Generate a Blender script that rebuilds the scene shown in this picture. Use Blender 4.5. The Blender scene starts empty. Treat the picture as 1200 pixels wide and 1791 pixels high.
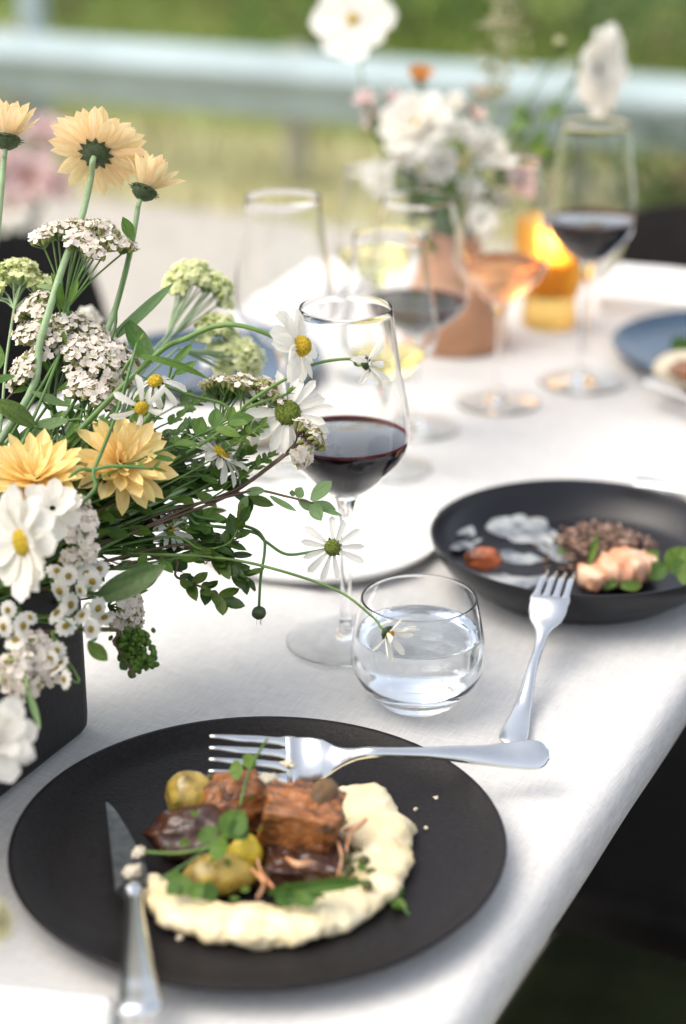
import bpy, bmesh, math, random
from mathutils import Vector, Matrix, Quaternion, noise

random.seed(7)
SC = bpy.context.scene
COL = SC.collection
R = math.radians

# ------------------------------------------------------------------ camera, sky, sun, exposure
Z0 = 0.75                                   # table top height
CAMH, PITCH, FPX = 0.53, R(22), 3183.0      # camera height over the table, pitch down, focal length in photo pixels
cp, sp = math.cos(PITCH), math.sin(PITCH)
cam = bpy.data.cameras.new('camera')
camo = bpy.data.objects.new('camera', cam)
COL.objects.link(camo)
camo.location = (0, 0, Z0 + CAMH)
camo.rotation_euler = (R(90) - PITCH, 0, 0)
cam.sensor_fit = 'VERTICAL'
cam.sensor_height = 36
cam.sensor_width = 24
cam.lens = FPX / 1791 * 36
cam.clip_start, cam.clip_end = 0.02, 2000
cam.dof.use_dof = True
cam.dof.focus_distance = 1.06
cam.dof.aperture_fstop = 3.3
SC.camera = camo

SUN_EL, SUN_AZ = R(56), R(-95)              # azimuth from +Y (camera heading) towards +X
world = bpy.data.worlds.new('World')
SC.world = world
world.use_nodes = True
wn, wl = world.node_tree.nodes, world.node_tree.links
bg = wn['Background']
sky = wn.new('ShaderNodeTexSky')
sky.sky_type = 'NISHITA'
sky.sun_disc = False
sky.sun_elevation = SUN_EL
sky.sun_rotation = SUN_AZ
sky.air_density, sky.dust_density, sky.ozone_density = 1.0, 3.0, 1.0
hs = wn.new('ShaderNodeHueSaturation')
hs.inputs['Saturation'].default_value = 0.40
wl.new(sky.outputs[0], hs.inputs['Color'])
wl.new(hs.outputs[0], bg.inputs['Color'])
bg.inputs['Strength'].default_value = 0.15
sl = bpy.data.lights.new('sun', 'SUN')
sl.energy = 0.95
sl.angle = R(60)
sl.color = (1.0, 0.87, 0.66)
so = bpy.data.objects.new('sun', sl)
COL.objects.link(so)
sd = Vector((math.sin(SUN_AZ) * math.cos(SUN_EL), math.cos(SUN_AZ) * math.cos(SUN_EL), math.sin(SUN_EL)))
so.rotation_euler = sd.to_track_quat('Z', 'Y').to_euler()
so.location = (0, 0, 6)
SC.view_settings.view_transform = 'Standard'
SC.view_settings.look = 'None'
SC.view_settings.gamma = 1
SC.view_settings.exposure = 1.1
SC.cycles.max_bounces = 24
SC.cycles.transmission_bounces = 24
SC.cycles.glossy_bounces = 5
SC.cycles.diffuse_bounces = 4
SC.cycles.sample_clamp_indirect = 4
SC.cycles.use_denoising = True

# ------------------------------------------------------------------ coordinates
FWD, UP, RT = Vector((0, cp, -sp)), Vector((0, sp, cp)), Vector((1, 0, 0))
TA = R(26)                                  # the table runs 26 degrees to the right of the camera heading
DV, NV = Vector((math.sin(TA), math.cos(TA), 0)), Vector((math.cos(TA), -math.sin(TA), 0))
ZV = Vector((0, 0, 1))

def ray(px, py):
    return FWD + RT * ((px - 600) / FPX) + UP * ((895.5 - py) / FPX)
def at(px, py, dep):
    """a point of the place: seen at px,py of the photograph, dep metres in front of the camera"""
    return camo.location + ray(px, py) * dep
def tz(px, py, z=0.0):
    """the point at height z over the table top seen at px,py"""
    d = ray(px, py)
    return camo.location + d * ((z - CAMH) / d.z)
def tb(s, n, z=0.0):
    """table frame: s along the table, n across it, z over the table top"""
    return DV * s + NV * n + Vector((0, 0, Z0 + z))
def face(r, u, t):
    """direction given as right, up, towards the camera"""
    return (RT * r + UP * u - FWD * t).normalized()
def frame(p, z, roll=None, x=None):
    z = z.normalized()
    if x is None:
        q = z.to_track_quat('Z', 'Y')
        M = q.to_matrix().to_4x4()
        if roll is None: roll = random.uniform(0, 6.283)
        M = M @ Matrix.Rotation(roll, 4, 'Z')
    else:
        y = z.cross(x).normalized(); xx = y.cross(z).normalized()
        M = Matrix((xx, y, z)).transposed().to_4x4()
    M.translation = p
    return M
def rnd(a, b): return random.uniform(a, b)

# ------------------------------------------------------------------ mesh helpers
class MB:
    def __init__(s): s.v, s.f, s.m = [], [], []
    def add(s, v, f, M=None, mi=0):
        o = len(s.v)
        s.v += [tuple(M @ Vector(p)) for p in v] if M else [tuple(p) for p in v]
        s.f += [tuple(i + o for i in q) for q in f]
        s.m += [mi] * len(f)
        return s
    def mesh(s, name, mats, smooth=True):
        me = bpy.data.meshes.new(name)
        me.from_pydata(s.v, [], s.f)
        for m in (mats if isinstance(mats, (list, tuple)) else [mats]): me.materials.append(m)
        me.polygons.foreach_set('material_index', s.m)
        me.polygons.foreach_set('use_smooth', [smooth] * len(s.f))
        me.update()
        return me

def thing(name, loc, label, cat, group=None):
    o = bpy.data.objects.new(name, None)
    COL.objects.link(o)
    o.location = loc
    o.empty_display_size = 0.02
    return tag(o, label, cat, group)
def tag(o, label=None, cat=None, group=None, kind=None):
    if label: o['label'] = label
    if cat: o['category'] = cat
    if group: o['group'] = group
    if kind: o['kind'] = kind
    return o
def origin(o):
    M = Matrix.Identity(4)
    while o is not None:
        M = o.matrix_basis @ M if not o.get('_loc') else Matrix.Translation(o.location) @ M
        o = o.parent
    return M
def part(name, me, root=None, M=None, kind=None, label=None):
    """a mesh object; M is its world matrix"""
    o = bpy.data.objects.new(name, me)
    COL.objects.link(o)
    M = M or Matrix.Identity(4)
    if root is not None:
        o.parent = root
        W = Matrix.Identity(4); r = root
        while r is not None:
            W = r.matrix_basis @ W; r = r.parent
        o.matrix_basis = W.inverted() @ M
    else:
        o.matrix_basis = M
    if kind: o['kind'] = kind
    if label: o['label'] = label
    return o

def lathe(prof, seg=48, close=True):
    """prof: list of (r,z); r=0 at an end makes a pole"""
    v, f, rings = [], [], []
    for r, z in prof:
        if r < 1e-6:
            rings.append([len(v)]); v.append((0, 0, z))
        else:
            rings.append(list(range(len(v), len(v) + seg)))
            v += [(r * math.cos(6.28318531 * i / seg), r * math.sin(6.28318531 * i / seg), z) for i in range(seg)]
    for a, b in zip(rings, rings[1:]):
        for i in range(seg):
            j = (i + 1) % seg
            if len(a) == 1 and len(b) == 1: continue
            if len(a) == 1: f.append((a[0], b[j], b[i]))
            elif len(b) == 1: f.append((a[i], a[j], b[0]))
            else: f.append((a[i], a[j], b[j], b[i]))
    return v, f
def smooth_prof(pts, k=6):
    out = []
    n = len(pts)
    for i in range(n - 1):
        p0, p1, p2, p3 = pts[max(i - 1, 0)], pts[i], pts[i + 1], pts[min(i + 2, n - 1)]
        for j in range(k):
            t = j / k
            out.append(tuple(0.5 * ((2 * p1[a]) + (-p0[a] + p2[a]) * t + (2 * p0[a] - 5 * p1[a] + 4 * p2[a] - p3[a]) * t * t + (-p0[a] + 3 * p1[a] - 3 * p2[a] + p3[a]) * t ** 3) for a in range(len(p1))))
    out.append(tuple(pts[-1]))
    return out
def spline(pts, k=6):
    return [Vector(p) for p in smooth_prof([tuple(p) for p in pts], k)]
def tube(pts, radii, sides=6, cap=True):
    v, f = [], []
    n = len(pts)
    up = Vector((0.3, 0.2, 1)).normalized()
    prev = None
    for i, p in enumerate(pts):
        t = (pts[min(i + 1, n - 1)] - pts[max(i - 1, 0)])
        t = t.normalized() if t.length > 1e-9 else ZV
        a = (prev if prev is not None else up)
        a = a - t * a.dot(t)
        if a.length < 1e-4: a = t.orthogonal()
        a.normalize(); prev = a
        b = t.cross(a)
        r = radii[i] if isinstance(radii, (list, tuple)) else radii
        for k in range(sides):
            th = 6.28318531 * k / sides
            v.append(p + a * (r * math.cos(th)) + b * (r * math.sin(th)))
    for i in range(n - 1):
        for k in range(sides):
            j = (k + 1) % sides
            f.append((i * sides + k, i * sides + j, (i + 1) * sides + j, (i + 1) * sides + k))
    if cap:
        f.append(tuple(range(sides))[::-1]); f.append(tuple((n - 1) * sides + k for k in range(sides)))
    return v, f
def ribbon(cen, wid, thick, side, crown=0.0):
    """flat bar along cen (world points), width list, thickness list, side vector; octagonal section"""
    v, f = [], []
    n = len(cen)
    for i, p in enumerate(cen):
        t = (cen[min(i + 1, n - 1)] - cen[max(i - 1, 0)]).normalized()
        b = (side - t * side.dot(t)).normalized()
        u = b.cross(t).normalized()
        if u.z < 0: u = -u
        w = (wid[i] if isinstance(wid, (list, tuple)) else wid) / 2
        h = (thick[i] if isinstance(thick, (list, tuple)) else thick) / 2
        e = min(w * 0.5, h * 0.9)
        for x, y in ((-w, -h * .25), (-w, h * .25), (-w + e, h), (0, h + crown), (w - e, h), (w, h * .25), (w, -h * .25), (w - e, -h), (0, -h + crown), (-w + e, -h)):
            v.append(p + b * x + u * y)
    m = 10
    for i in range(n - 1):
        for k in range(m):
            j = (k + 1) % m
            f.append((i * m + k, i * m + j, (i + 1) * m + j, (i + 1) * m + k))
    f.append(tuple(range(m))[::-1]); f.append(tuple((n - 1) * m + k for k in range(m)))
    return v, f
def blade(L, W, prof, bend=0.0, cup=0.0, fold=0.0, ridge=0.0, nu=7, nv=5, twist=0.0, wave=0.0, seed=0):
    """petal or leaf: base at the origin, along +X, upper side +Z"""
    v, f = [], []
    rs = random.Random(seed)
    ph = rs.uniform(0, 6)
    for i in range(nu):
        t = i / (nu - 1)
        w = W * 0.5 * prof(t)
        ang = bend * t
        x = L * (math.sin(ang) / bend if abs(bend) > 1e-4 else t)
        z = L * ((1 - math.cos(ang)) / bend if abs(bend) > 1e-4 else 0)
        tw = twist * t
        for j in range(nv):
            q = j / (nv - 1) * 2 - 1
            y = w * q
            zz = cup * w * q * q + fold * w * abs(q) + ridge * W * math.cos(q * 5.0) * (1 - t * t) + wave * W * math.sin(t * 9 + ph + q * 2) * abs(q)
            yy = y * math.cos(tw) - zz * math.sin(tw); zz = y * math.sin(tw) + zz * math.cos(tw)
            v.append((x - zz * math.sin(ang), yy, z + zz * math.cos(ang)))
    for i in range(nu - 1):
        for j in range(nv - 1):
            a = i * nv + j
            f.append((a, a + nv, a + nv + 1, a + 1))
    return v, f
def lump_mesh(name, mats, rad, amp=0.15, freq=3.0, sub=4, seed=0, octv=3, flat=None):
    bm = bmesh.new()
    bmesh.ops.create_icosphere(bm, subdivisions=sub, radius=1)
    off = Vector((seed * 3.17, seed * 1.7, seed * 0.9))
    for vv in bm.verts:
        d = vv.co.normalized()
        k = 1 + amp * noise.fractal(d * freq + off, 1.0, 2.0, octv, noise_basis='PERLIN_ORIGINAL')
        p = Vector((d.x * rad[0], d.y * rad[1], d.z * rad[2])) * k
        if flat is not None and p.z < flat: p.z = flat
        vv.co = p
    me = bpy.data.meshes.new(name)
    bm.to_mesh(me); bm.free()
    for m in (mats if isinstance(mats, (list, tuple)) else [mats]): me.materials.append(m)
    me.polygons.foreach_set('use_smooth', [True] * len(me.polygons))
    return me
def rbox(name, size, mat, bev=0.01, seg=3, crown=0.0):
    bm = bmesh.new()
    bmesh.ops.create_cube(bm, size=1)
    for vv in bm.verts: vv.co = Vector((vv.co.x * size[0], vv.co.y * size[1], vv.co.z * size[2]))
    bmesh.ops.bevel(bm, geom=bm.edges[:] + bm.verts[:], offset=bev, segments=seg, profile=0.6, affect='EDGES')
    if crown:
        bmesh.ops.subdivide_edges(bm, edges=[e for e in bm.edges if e.calc_length() > max(size) * .4], cuts=6, use_grid_fill=True)
        for vv in bm.verts:
            if vv.co.z > 0: vv.co.z += crown * max(0, 1 - (2 * vv.co.x / size[0]) ** 2) * max(0, 1 - (2 * vv.co.y / size[1]) ** 2)
    me = bpy.data.meshes.new(name)
    bm.to_mesh(me); bm.free()
    me.materials.append(mat)
    me.polygons.foreach_set('use_smooth', [True] * len(me.polygons))
    return me
def rrect_loft(hx, hy, prof, cr=0.012, cs=5):
    """loft of a rounded rectangle; prof: list of (inset, z)"""
    v, f = [], []
    n = 4 * (cs + 1)
    for ins, z in prof:
        x, y, r = hx - ins, hy - ins, max(cr - ins, 0.002)
        for q, (sx, sy) in enumerate(((1, 1), (-1, 1), (-1, -1), (1, -1))):
            for k in range(cs + 1):
                a = math.pi / 2 * (q + k / cs)
                v.append((sx * (x - r) + r * math.cos(a), sy * (y - r) + r * math.sin(a), z))
    for i in range(len(prof) - 1):
        for k in range(n):
            j = (k + 1) % n
            f.append((i * n + k, i * n + j, (i + 1) * n + j, (i + 1) * n + k))
    f.append(tuple(range(n))[::-1]); f.append(tuple((len(prof) - 1) * n + k for k in range(n)))
    return v, f

# ------------------------------------------------------------------ materials
def pmat(name, col, rough=0.5, metal=0.0, vary=0.0, nscale=40.0, col2=None, bump=0.0, bscale=120.0, spec=0.5, orand=0.0, sss=0.0, detail=4.0, coat=0.0, contrast=(0.35, 0.65), streak=None):
    m = bpy.data.materials.new(name)
    m.use_nodes = True
    N, L = m.node_tree.nodes, m.node_tree.links
    b = N['Principled BSDF']
    b.inputs['Roughness'].default_value = rough
    b.inputs['Metallic'].default_value = metal
    b.inputs['Specular IOR Level'].default_value = spec
    b.inputs['Coat Weight'].default_value = coat
    if sss:
        b.inputs['Subsurface Weight'].default_value = sss
        b.inputs['Subsurface Radius'].default_value = (0.006, 0.004, 0.003)
        b.inputs['Subsurface Scale'].default_value = 1.0
    tc = N.new('ShaderNodeTexCoord')
    out = colnode(N, L, tc, col, col2, vary, 1.0 if streak else nscale, orand, detail, contrast, streak)
    if out is None: b.inputs['Base Color'].default_value = (*col, 1)
    else: L.new(out, b.inputs['Base Color'])
    if bump:
        nz = N.new('ShaderNodeTexNoise'); nz.inputs['Scale'].default_value = bscale; nz.inputs['Detail'].default_value = 5
        L.new(tc.outputs['Object'], nz.inputs['Vector'])
        bp = N.new('ShaderNodeBump'); bp.inputs['Strength'].default_value = bump; bp.inputs['Distance'].default_value = 0.004
        L.new(nz.outputs['Fac'], bp.inputs['Height']); L.new(bp.outputs[0], b.inputs['Normal'])
    return m
def colnode(N, L, tc, col, col2, vary, nscale, orand, detail=4.0, contrast=(0.35, 0.65), streak=None):
    if not (vary or col2 or orand): return None
    out = None
    if col2 or vary:
        if col2 is None: col2 = tuple(max(0, c * (1 - vary)) for c in col)
        nz = N.new('ShaderNodeTexNoise'); nz.inputs['Scale'].default_value = nscale; nz.inputs['Detail'].default_value = detail
        if streak:
            mp = N.new('ShaderNodeMapping'); mp.inputs['Scale'].default_value = streak
            L.new(tc.outputs['Object'], mp.inputs['Vector']); L.new(mp.outputs[0], nz.inputs['Vector'])
        else: L.new(tc.outputs['Object'], nz.inputs['Vector'])
        rp = N.new('ShaderNodeValToRGB')
        rp.color_ramp.elements[0].position, rp.color_ramp.elements[1].position = contrast
        rp.color_ramp.elements[0].color = (*col2, 1); rp.color_ramp.elements[1].color = (*col, 1)
        L.new(nz.outputs['Fac'], rp.inputs[0])
        out = rp.outputs[0]
    if orand:
        oi = N.new('ShaderNodeObjectInfo')
        h = N.new('ShaderNodeHueSaturation')
        mr = N.new('ShaderNodeMapRange'); mr.inputs['To Min'].default_value = 1 - orand; mr.inputs['To Max'].default_value = 1 + orand
        L.new(oi.outputs['Random'], mr.inputs[0]); L.new(mr.outputs[0], h.inputs['Value'])
        mh = N.new('ShaderNodeMapRange'); mh.inputs['To Min'].default_value = 0.5 + orand * .06; mh.inputs['To Max'].default_value = 0.5 - orand * .06
        L.new(oi.outputs['Random'], mh.inputs[0]); L.new(mh.outputs[0], h.inputs['Hue'])
        if out is None: h.inputs['Color'].default_value = (*col, 1)
        else: L.new(out, h.inputs['Color'])
        out = h.outputs[0]
    return out
def thin(name, col, trans=0.35, rough=0.5, col2=None, vary=0.0, nscale=60.0, orand=0.0, tcol=None, spec=0.3, bump=0.0, streak=None):
    """leaf or petal: lets part of the light through"""
    m = pmat(name, col, rough, 0, vary, nscale, col2, bump=bump or (0.25 if streak else 0), bscale=(14 if streak else 300), spec=spec, orand=orand, streak=streak)
    N, L = m.node_tree.nodes, m.node_tree.links
    b = N['Principled BSDF']; mo = N['Material Output']
    t = N.new('ShaderNodeBsdfTranslucent')
    if tcol: t.inputs['Color'].default_value = (*tcol, 1)
    elif b.inputs['Base Color'].links: L.new(b.inputs['Base Color'].links[0].from_socket, t.inputs['Color'])
    else: t.inputs['Color'].default_value = (*col, 1)
    mx = N.new('ShaderNodeMixShader'); mx.inputs[0].default_value = trans
    L.new(b.outputs[0], mx.inputs[1]); L.new(t.outputs[0], mx.inputs[2]); L.new(mx.outputs[0], mo.inputs[0])
    return m
def glassmat(name, col=(1, 1, 1), ior=1.5, rough=0.0):
    m = bpy.data.materials.new(name); m.use_nodes = True
    N, L = m.node_tree.nodes, m.node_tree.links
    N.remove(N['Principled BSDF'])
    g = N.new('ShaderNodeBsdfGlass'); g.inputs['Color'].default_value = (*col, 1); g.inputs['IOR'].default_value = ior; g.inputs['Roughness'].default_value = rough
    L.new(g.outputs[0], N['Material Output'].inputs[0])
    return m

M_cloth = pmat('linen', (0.66, 0.645, 0.625), 0.85, vary=0.05, nscale=9, bump=0.5, bscale=1100, spec=0.15)
M_black_plate = pmat('black_stoneware', (0.017, 0.014, 0.014), 0.5, col2=(0.007, 0.006, 0.007), nscale=420, bump=0.12, bscale=500, spec=0.25, detail=2, contrast=(.3, .7))
M_skytint_plate = pmat('dark_glaze_sky_tint', (0.035, 0.075, 0.13), 0.22, vary=0.3, nscale=20, spec=0.6)  # dark plates; the blue of the reflected sky is put into the base colour
M_bowl = pmat('black_glaze_sky_tint', (0.012, 0.012, 0.016), 0.33, vary=0.4, nscale=14, bump=0.04, bscale=300, spec=0.36)  # black bowl; the faint blue stands in for its sky reflection
M_white_plate = pmat('white_ceramic', (0.76, 0.75, 0.73), 0.3, spec=0.4)
M_planter = pmat('black_planter', (0.014, 0.012, 0.012), 0.6, vary=0.3, nscale=50, bump=0.1, bscale=300)
M_soil = pmat('flower_foam', (0.02, 0.03, 0.015), 0.9, vary=0.5, nscale=80, bump=0.5)
M_steel = pmat('steel', (0.74, 0.75, 0.75), 0.24, 1.0, vary=0.06, nscale=60, bump=0.015, bscale=500)
M_blade = pmat('blade_steel', (0.30, 0.31, 0.32), 0.38, 1.0, vary=0.35, nscale=130, bump=0.05, bscale=400)
M_glass = glassmat('clear_glass', (0.997, 0.999, 0.999), 1.34)
M_foot = glassmat('foot_glass', (0.99, 0.995, 0.995), 1.18)
M_water = glassmat('water', (0.985, 0.995, 1.0), 1.33)
M_red = pmat('red_wine', (0.010, 0.002, 0.003), 0.02, spec=1.0, coat=0.6)
M_red_dulled = pmat('red_wine_dulled', (0.008, 0.002, 0.003), 0.15, spec=0.3)  # same red wine, sky reflection damped so the surface looks dark
M_redbody = pmat('red_wine_body', (0.010, 0.002, 0.003), 0.9, spec=0.0)
M_redrim = thin('red_wine_edge', (0.30, 0.03, 0.05), 0.5, 0.1)
M_whitewine = glassmat('white_wine', (0.98, 0.93, 0.66), 1.33)
M_rose = glassmat('rose_wine', (0.98, 0.70, 0.48), 1.33)
M_terra = pmat('terracotta', (0.52, 0.27, 0.155), 0.8, vary=0.2, nscale=35, bump=0.2, bscale=200, spec=0.2)
M_amber = glassmat('amber_glass', (0.98, 0.82, 0.48), 1.45, 0.35)
M_wax = pmat('wax', (0.85, 0.62, 0.30), 0.5, sss=0.4)
M_chair = pmat('black_leather', (0.014, 0.012, 0.011), 0.7, spec=0.2, vary=0.4, nscale=25, bump=0.15, bscale=120)
M_chairleg = pmat('black_metal', (0.02, 0.02, 0.02), 0.4)
M_olive = pmat('olive_cushion', (0.032, 0.040, 0.014), 0.9, spec=0.1, vary=0.4, nscale=14, bump=0.3, bscale=300)
M_wood = pmat('dark_wood', (0.10, 0.06, 0.035), 0.6, vary=0.4, nscale=18)

M_leaf = thin('leaf_dark', (0.072, 0.145, 0.020), 0.32, 0.42, vary=0.45, nscale=90, orand=0.45, spec=0.45, streak=(2.2, 20, 2))
M_leafmid = thin('leaf_mid', (0.13, 0.25, 0.04), 0.40, 0.45, vary=0.35, nscale=90, orand=0.3, spec=0.4, streak=(2.2, 20, 2))
M_leafpale = thin('leaf_pale', (0.26, 0.40, 0.17), 0.42, 0.5, vary=0.25, nscale=90, orand=0.2, streak=(2.2, 20, 2))
M_stem = pmat('stem_green', (0.12, 0.23, 0.05), 0.5, vary=0.4, nscale=60, orand=0.3, bump=0.1)
M_stempale = pmat('stem_pale', (0.30, 0.42, 0.22), 0.55, vary=0.25, nscale=90, bump=0.15, bscale=500)
M_stemred = pmat('stem_red', (0.14, 0.085, 0.05), 0.5, vary=0.4, nscale=60)
M_calyx = pmat('calyx', (0.045, 0.075, 0.02), 0.6, vary=0.5, nscale=400, bump=0.4, bscale=600)
M_peach = thin('petal_peach', (0.95, 0.81, 0.52), 0.38, 0.55, col2=(0.90, 0.66, 0.32), nscale=70, orand=0.12, streak=(2.2, 20, 2))
M_yellow = thin('petal_yellow', (0.97, 0.81, 0.42), 0.34, 0.55, col2=(0.95, 0.68, 0.22), nscale=60, orand=0.12, streak=(2.2, 20, 2))
M_white = thin('petal_white', (0.94, 0.91, 0.84), 0.42, 0.55, vary=0.10, nscale=80, orand=0.04, streak=(2.2, 20, 2))
M_cream = thin('petal_cream', (0.86, 0.82, 0.58), 0.35, 0.55, vary=0.1, nscale=60, orand=0.08, streak=(2.2, 20, 2))
M_pink = thin('petal_pink', (0.82, 0.62, 0.60), 0.35, 0.55, vary=0.2, nscale=60, orand=0.12, streak=(2.2, 20, 2))
M_orange = thin('petal_orange', (0.80, 0.36, 0.08), 0.3, 0.55, vary=0.2, nscale=60, orand=0.1, streak=(2.2, 20, 2))
M_disc = pmat('disc_yellow', (0.80, 0.52, 0.02), 0.8, col2=(0.45, 0.32, 0.01), nscale=700, bump=0.9, bscale=900)
M_discgreen = pmat('disc_green', (0.25, 0.30, 0.03), 0.8, col2=(0.06, 0.11, 0.01), nscale=600, bump=0.9, bscale=900)
M_discbrown = pmat('disc_brown', (0.30, 0.10, 0.03), 0.8, vary=0.5, nscale=500, bump=0.6)
M_floret = thin('floret_white', (0.90, 0.84, 0.75), 0.25, 0.6, col2=(0.82, 0.70, 0.60), nscale=350, orand=0.03)
M_floretgreen = thin('floret_green', (0.80, 0.85, 0.42), 0.40, 0.6, col2=(0.90, 0.90, 0.60), nscale=200)
M_cup = pmat('floret_cup', (0.30, 0.31, 0.10), 0.7, vary=0.4, nscale=300)
M_cupgreen = pmat('floret_cup_green', (0.48, 0.56, 0.18), 0.7, vary=0.4, nscale=300)

M_gravel = pmat('gravel', (0.46, 0.425, 0.375), 0.9, vary=0.25, nscale=14, bump=0.6, bscale=90, detail=8)
M_lawn = pmat('lawn', (0.24, 0.29, 0.08), 0.9, col2=(0.13, 0.20, 0.03), nscale=0.9, bump=0.4, bscale=30, detail=6)
M_lane = pmat('lane', (0.36, 0.33, 0.31), 0.9, vary=0.25, nscale=6, bump=0.3)
M_grass = thin('grass_blade', (0.17, 0.25, 0.04), 0.4, 0.6, col2=(0.27, 0.30, 0.09), nscale=0.8)
M_galv = pmat('galvanised', (0.36, 0.44, 0.45), 0.7, 0.1, vary=0.15, nscale=6, bump=0.05)
M_post = pmat('post_metal', (0.38, 0.37, 0.27), 0.8, 0.0, vary=0.3, nscale=12)

I4 = Matrix.Identity(4)
def TM(p): return Matrix.Translation(p)

# ================================================================== SETTING
gb = MB().add([(-400, -400, 0), (400, -400, 0), (400, 400, 0), (-400, 400, 0)], [(0, 1, 2, 3)])
tag(part('ground', gb.mesh('ground', M_lawn)), kind='structure')
def strip(name, s0, s1, n0, n1, z, mat):
    v = [DV * a + NV * b + ZV * z for a, b in ((s0, n0), (s0, n1), (s1, n1), (s1, n0))]
    tag(part(name, MB().add(v, [(0, 1, 2, 3)]).mesh(name, mat)), kind='structure')
strip('gravel_terrace', -8, 4.95, -14, 14, 0.004, M_gravel)
M_verge = pmat('verge', (0.46, 0.42, 0.23), 0.9, col2=(0.28, 0.29, 0.12), nscale=1.6, bump=0.4, bscale=30, detail=6)
strip('verge', 4.95, 6.2, -40, 40, 0.004, M_verge)
strip('lane', 11.6, 15.5, -40, 40, 0.004, M_lane)
# grass: nobody could count it
gm, gd = MB(), MB()
for i in range(15000):
    s = 4.93 + (rnd(0, 1) ** 1.4) * 7
    n = rnd(-6.5 - s * .25, 1.0)
    p = DV * s + NV * n
    dens = noise.noise(Vector((p.x * .8, p.y * .8, 3)))
    h = rnd(.03, .11) * (1.2 + dens) * (1.7 if s > 5.8 else 0.8)
    a = rnd(0, 3.14); w = Vector((math.cos(a), math.sin(a), 0)) * .006
    lean = Vector((rnd(-1, 1), rnd(-1, 1), 0)) * h * .5
    (gd if s < 6.1 else gm).add([p - w, p + w, p + lean * .4 + w * .6 + ZV * h * .6, p + lean + ZV * h], [(0, 1, 2), (0, 2, 3)])
M_dry = thin('dry_grass_blade', (0.38, 0.36, 0.17), 0.4, 0.6, col2=(0.50, 0.44, 0.24), nscale=0.8)
tag(part('dry_grass', gd.mesh('dry_grass', M_dry)), 'dry pale grass along the foot of the guardrail', 'grass', kind='stuff')
tag(part('grass', gm.mesh('grass', M_grass)), 'green grass growing beyond the guardrail', 'grass', kind='stuff')
# low shrubs beyond the rail
def shrub(s, n, rad, h, label, mat, seed):
    root = thing('shrub', DV * s + NV * n, label, 'shrub', 'shrubs beyond the guardrail')
    rs = random.Random(seed)
    fm, sm = MB(), MB()
    for k in range(7):
        a = rs.uniform(0, 6.28); e = Vector((math.cos(a) * rad * .6, math.sin(a) * rad * .6, h * rs.uniform(.6, .9)))
        pts = spline([Vector((0, 0, 0)), e * .4 + ZV * .05, e], 4)
        sm.add(*tube(pts, [.012 * (1 - .8 * i / len(pts)) for i in range(len(pts))], 5))
    lv = blade(.05, .024, lambda t: math.sin(math.pi * min(1, t * .94 + .06)) ** .8, nu=4, nv=3, fold=.2)
    for k in range(900):
        d = Vector((rs.gauss(0, 1), rs.gauss(0, 1), rs.gauss(0, 1))).normalized() * rs.uniform(.45, 1) ** .5
        c = Vector((d.x * rad, d.y * rad, h * .55 + d.z * h * .45))
        if noise.noise(c * 7 + Vector((seed, 0, 0))) < -.12: continue
        fm.add(*lv, M=frame(c, Vector((rs.gauss(0, 1), rs.gauss(0, 1), 1.2)), rs.uniform(0, 6.28)))
    L = root.location.copy()
    part('branches', sm.mesh('branches', M_wood), root, TM(L), kind='stuff')
    part('crown', fm.mesh('crown', mat), root, TM(L), kind='stuff')
M_sh1 = thin('shrub_leaf', (0.10, 0.20, 0.03), .35, .5, vary=.4, nscale=6)
M_sh2 = thin('shrub_leaf_dark', (0.075, 0.14, 0.035), .35, .5, vary=.4, nscale=6)
M_sh3 = thin('shrub_leaf_yellow', (0.20, 0.25, 0.06), .35, .5, vary=.4, nscale=6)
for i, (px, s, rad, h, m, lb) in enumerate(((120, 8.6, .55, .55, M_sh1, 'green shrub beyond the rail behind the left post'), (395, 9.2, .6, .5, M_sh3, 'yellowish shrub beyond the rail, left of the pale cosmos'),
        (560, 8.0, .5, .42, M_sh1, 'low green shrub beyond the rail behind the topmost white cosmos'), (730, 8.4, .6, .45, M_sh1, 'bright green shrub beyond the rail over the white dahlia'),
        (960, 8.6, .55, .45, M_sh2, 'dark green shrub beyond the rail right of the grass plume'), (1150, 8.2, .5, .42, M_sh2, 'dark shrub beyond the rail at the right edge'),
        (1180, 5.6, .5, .32, M_sh2, 'dark low shrub in front of the rail by the black chair'))):
    d = ray(px, 40); k = s / (d.x * DV.x + d.y * DV.y)
    p = Vector((d.x * k, d.y * k, 0))
    shrub(p.dot(DV), p.dot(NV), rad, h, lb, m, i + 3)

# guardrail: W-beam and posts
gr = thing('guardrail', DV * 5.35 + NV * -3, 'pale galvanised guardrail beam on posts behind the gravel terrace', 'guardrail')
prof = [(.06, .09), (.055, .112), (.04, .120), (.02, .117), (-.05, .066), (-.062, .054), (-.062, .040), (-.050, .030), (-.01, -.040), (.0, -.060), (.0, -.085), (.01, -.095)]
v, f = [], []
nn = [-16 + k * .5 for k in range(49)]
for n in nn:
    for a, z in prof: v.append(DV * (5.35 + a) + NV * n + ZV * (.33 + z))
for n in nn:
    for a, z in reversed(prof): v.append(DV * (5.356 + a) + NV * n + ZV * (.33 + z))
np_ = len(prof); half = len(nn) * np_
for i in range(len(nn) - 1):
    for j in range(np_ - 1):
        a = i * np_ + j
        f.append((a, a + np_, a + np_ + 1, a + 1)); f.append((half + a, half + a + np_, half + a + np_ + 1, half + a + 1))
part('beam', MB().add(v, f).mesh('beam', M_galv), gr)
pm = rbox('post', (.075, .07, .46), M_post, .01)
for px in (-150, 30, 520, 1000, 1440):
    d = ray(px, 250); k = 5.43 / (d.x * DV.x + d.y * DV.y)
    p = Vector((d.x * k, d.y * k, .23))
    part('post', pm, gr, TM(p) @ Matrix.Rotation(-TA, 4, 'Z'))
p = DV * 5.5 + NV * (-3.42)
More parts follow.
